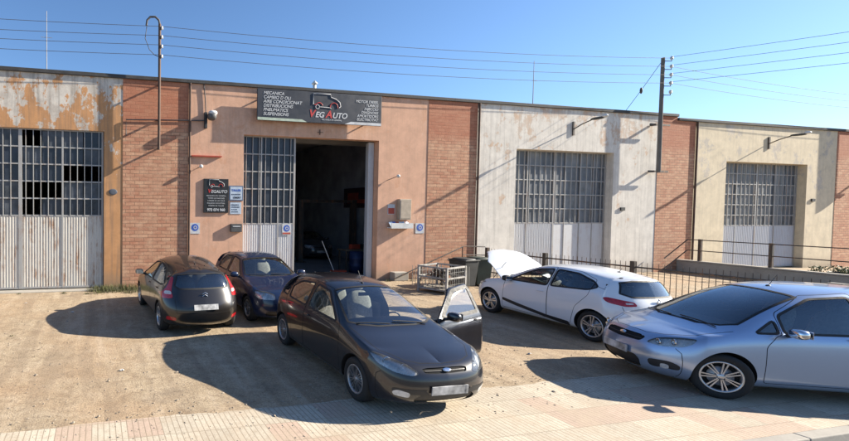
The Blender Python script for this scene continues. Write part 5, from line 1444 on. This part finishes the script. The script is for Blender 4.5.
rl = thing('railing', 'thin two-bar railing on top of the low concrete wall', 'railing', (0, 0, 0))
def rpt(y, z): return Vector((22.06, y, z))
for z in (1.46, 1.0):
    b = MB(); b.tube([(20.7, -.35, z-.80), (22.0, -.35, z), rpt(-.45, z), rpt(-9.0, z)], .022, 6); b.build('rail', M_iron, rl)
for y in (-.75, -2.85, -5.0, -7.1, -8.95):
    b = MB(); p = rpt(y, 0); b.box(p.x-.05, p.x+.05, y-.05, y+.05, .565, 1.50); b.build('post', M_iron, rl)
# clutter on the platform
for i, (x, y, r_, h, c) in enumerate(((22.7, -3.75, .26, .50, M_black), (22.75, -4.4, .22, .46, M_conc_dark), (23.5, -3.9, .28, .50, M_black))):
    t = thing('plant_pot', ['black potted plant at the left end of the clutter behind the low wall', 'grey potted plant nearest the railing on the low wall', 'black potted plant furthest behind the low wall'][i], 'plant pot', (x, y, 0), 0, 'pots behind the low wall')
    b = MB(); b.lathe([(0, 0), (r_*.7, 0), (r_, h), (r_*.92, h), (r_*.9, h-.05), (0, h-.05)], 18); b.build('pot', c, t)
    f = MB(); r2 = random.Random(i)
    for k in range(120):
        a = r2.uniform(0, 6.28); q = r2.uniform(.1, 1); l = r2.uniform(.05, .26)
        p = Vector((math.cos(a)*r_*q, math.sin(a)*r_*q, h-.03+l)); d = Vector((r2.gauss(0, 1), r2.gauss(0, 1), r2.gauss(0, 1))).normalized()*.035; e = d.orthogonal()*.6
        f.add([p-d, p+e, p+d, p-e], [(0, 1, 2, 3)])
    f.build('foliage', simple('pot_plant_green', (.07, .10, .04), .7, 0, .4, 5), t)
for i, (x, y, lab) in enumerate(((22.75, -5.1, 'left white crate of the pair behind the low wall'), (23.6, -5.0, 'right white crate of the pair behind the low wall'))):
    b = MB()
    b.box(x-.3, x+.3, y-.2, y+.2, 0, .05); b.box(x-.3, x+.3, y-.2, y-.18, .05, .74); b.box(x-.3, x+.3, y+.18, y+.2, .05, .74); b.box(x-.3, x-.28, y-.18, y+.18, .05, .74); b.box(x+.28, x+.3, y-.18, y+.18, .05, .74)
    props(b.build('crate', M_white_p), lab, 'crate', 'crates behind the low wall')

# ------------------------------------------------------------------ cage crate and bins
cg = thing('wire_cage_crate', 'white framed wire crate of scrap beside the brick pier', 'crate', (7.75, -2.35, 0), .35)
b = MB(); w, d, h = .55, .46, .86
for sx in (-1, 1):
    for sy in (-1, 1): b.box(sx*w-.03, sx*w+.03, sy*d-.03, sy*d+.03, 0, h)
for z in (.12, .5, h-.03):
    for sy in (-1, 1): b.box(-w+.031, w-.031, sy*d-.02, sy*d+.02, z-.025, z+.025)
    for sx in (-1, 1): b.box(sx*w-.02, sx*w+.02, -d+.031, d-.031, z-.025, z+.025)
b.build('frame', simple('crate_white_dirty', (.36, .35, .33), .6, 0, .5, 5), cg)
b = MB()
for sy in (-1, 1):
    for i in range(12): b.box(-w+.1+i*.115-.005, -w+.1+i*.115+.005, sy*d-.006, sy*d+.006, .14, h-.05)
    for z in (.3, .68): b.box(-w+.03, w-.03, sy*d-.010, sy*d-.0065, z-.005, z+.005)
for sx in (-1, 1):
    for i in range(10): b.box(sx*w-.006, sx*w+.006, -d+.1+i*.115-.005, -d+.1+i*.115+.005, .14, h-.05)
b.build('mesh_panel', simple('cage_wire', (.26, .26, .25), .5, .3), cg)
b = MB(); b.box(-w+.03, w-.03, -d+.03, d-.03, .10, .13); b.build('base', M_conc_dark, cg)
r2 = random.Random(21)
for i in range(21):
    b = MB(); M = Matrix.Translation((7.75+r2.uniform(-.26, .26), -2.35+r2.uniform(-.20, .20), .26+r2.uniform(0, .46))) @ Euler((r2.uniform(-.6, .6), r2.uniform(-.6, .6), r2.uniform(0, 3))).to_matrix().to_4x4()
    if i % 3 == 0: b.lathe([(.07, -.03), (.13, -.03), (.14, .0), (.13, .03), (.07, .03), (.07, -.03)], 18, M=M)
    elif i % 3 == 1: b.box(-.18, .18, -.05, .05, -.03, .03, 0, M)
    else: b.tube([tuple(M @ Vector((-.22, 0, 0))), tuple(M @ Vector((0, .05, .03))), tuple(M @ Vector((.22, 0, 0)))], .028, 8)
    props(b.build('scrap_part', [M_pipe, M_conc_dark, M_iron, MATS['alloy_dull']][i % 4]), ('rusty disc', 'flat rusty bar', 'bent pipe')[i % 3]+' of scrap lying in the wire crate', 'scrap', 'scrap in the wire crate')
def bin_(x, y, rz, mat, label, lid_open=0):
    t = thing('wheelie_bin', label, 'bin', (x, y, 0), rz, 'bins behind the raised bonnet')
    vs = []; 
    for z, a, c in ((.06, .24, .26), (.92, .31, .34)):
        vs += [(-a, -c, z), (a, -c, z), (a, c, z), (-a, c, z)]
    b = MB(); b.add(vs, [(0, 1, 5, 4), (1, 2, 6, 5), (2, 3, 7, 6), (3, 0, 4, 7), (3, 2, 1, 0)]); b.build('body', mat, t, .02)
    b = MB(); b.box(-.33, .33, -.37, .36, .925, .965); b.ell((0, 0, .965), (.30, .32, .05), 8, 0, 3.5); b.build('lid', mat, t, .01)
    for sx in (-1, 1):
        b = MB(); b.lathe([(0, -.025), (.09, -.025), (.10, 0), (.09, .025), (0, .025)], 18, M=Matrix.Translation((sx*.27, .30, .10)) @ Matrix.Rotation(math.pi/2, 4, 'Z'), axis='Y'); b.build('wheel', M_black, t)
    b = MB(); b.tube([(-.26, .36, .88), (-.26, .43, .90), (.26, .43, .90), (.26, .36, .88)], .016, 6); b.build('handle', M_black, t)
bin_(9.15, -1.75, .1, simple('bin_dark', (.025, .028, .03), .6, 0, .4, 4), 'charcoal wheeled bin nearest the wire crate')
bin_(9.95, -1.55, -.1, simple('bin_dark_green', (.02, .035, .028), .6, 0, .4, 4), 'dark green wheeled bin by the sloping handrail')

# ------------------------------------------------------------------ cars
FOCUS['open_door'] = dict(sg=1, hinge=(-.42, .80), ang=1.25)
FOCUS['paint'] = paint('paint_black_faded', (.006, .0055, .008), 0, .3, .07, (.24, .18, .17))
FOCUS['seat_mat'] = MATS['seat_fabric_light']
C4['paint'] = paint('paint_brown_black', (.012, .010, .009), .1, .3, .07)
BLUE['paint'] = paint('paint_dark_blue', (.005, .013, .045), 0, .3, .03)
CLIO['paint'] = paint('paint_white', (.72, .74, .77), 0, .35, .05)
CMAX['paint'] = paint('paint_silver_blue', (.34, .43, .59), .62, .28, .05)
car_f, sh_f = build_car(FOCUS, 'parked_car', 'black five-door hatchback with one front door open, nearest the camera', 'car', (1.068, -9.39, 0), math.radians(-90.96), 'cars in the yard')
car_c4, sh_c = build_car(C4, 'parked_car', 'dark brown hatchback seen from behind at the left brick pier', 'car', (-1.31, -2.60, 0), math.radians(93.7), 'cars in the yard')
car_b, _ = build_car(BLUE, 'parked_car', 'dark blue small hatchback parked in front of the barred gate leaf', 'car', (1.01, -4.80, 0), math.radians(-87.7), 'cars in the yard')
car_w, sh_w = build_car(CLIO, 'parked_car', 'white hatchback with its bonnet raised', 'car', (7.60, -5.21, 0), math.radians(87.4), 'cars in the yard')
car_s, sh_s = build_car(CMAX, 'parked_car', 'silver blue people carrier cut by the right edge', 'car', (5.85, -9.60, 0), math.radians(156.5), 'cars in the yard')
car_i, _ = build_car(dict(BLUE, paint=paint('paint_workshop_grey', (.05, .055, .06), .3, .4, .3)), 'parked_car', 'dark car standing inside the workshop', 'car', (8.0, 6.9, .012), math.radians(-93), 'cars in the yard')
# emblems
def oval(sh, root, plane, c, rx, ry, mat):
    h = sh.cast(plane, c, 1); d = 1 if plane == 'front' else -1
    b = MB(); b.ell((0, 0, 0), (.006, rx, ry), 8); o = b.build('emblem', mat, root)
    o.location = h[0]+Vector((d*.004, 0, 0)); o.rotation_euler = (0, math.atan2(-h[1].z, abs(h[1].x))*d, 0)
oval(sh_f, car_f, 'front', (.012, .655), .062, .026, MATS['chrome'])
oval(sh_s, car_s, 'front', (.012, .725), .062, .028, MATS['chrome'])
h = sh_c.cast('rear', (.012, .84), 1)
for dz in (0, .045):
    b = MB()
    for s_ in (-1, 1): b.tube([(h[0].x-.012, 0, h[0].z+dz+.03), (h[0].x-.012, s_*.055, h[0].z+dz-.005)], .009, 6)
    b.build('emblem', MATS['chrome'], car_c4)
h = sh_w.cast('rear', (.012, .90), 1)
b = MB(); x_ = h[0].x-.012; b.tube([(x_, 0, .97), (x_, .04, .91), (x_, 0, .85), (x_, -.04, .91), (x_, 0, .97)], .010, 6); b.build('emblem', MATS['chrome'], car_w)
# engine bay of the white car
eb = MB(); eb.box(-.20, .50, -.58, .58, .45, .70); eb.build('engine', MATS['engine_dark'], car_w, .03)
for i, (x, y, sx, sy, sz, m) in enumerate(((.12, .10, .22, .20, .14, 'black_plastic'), (.28, -.38, .12, .09, .13, 'seat_fabric_light'), (-.05, .42, .10, .10, .12, 'black_plastic'), (.36, .30, .08, .16, .10, 'alloy_dull'))):
    b = MB(); b.box(x-sx, x+sx, y-sy, y+sy, .70, .70+sz); b.build('engine_component', MATS[m], car_w, .02)
b = MB(); b.tube([(.30, .50, .80), (-.20, .56, 1.35)], .007, 6); b.build('bonnet_stay', MATS['black_plastic'], car_w)
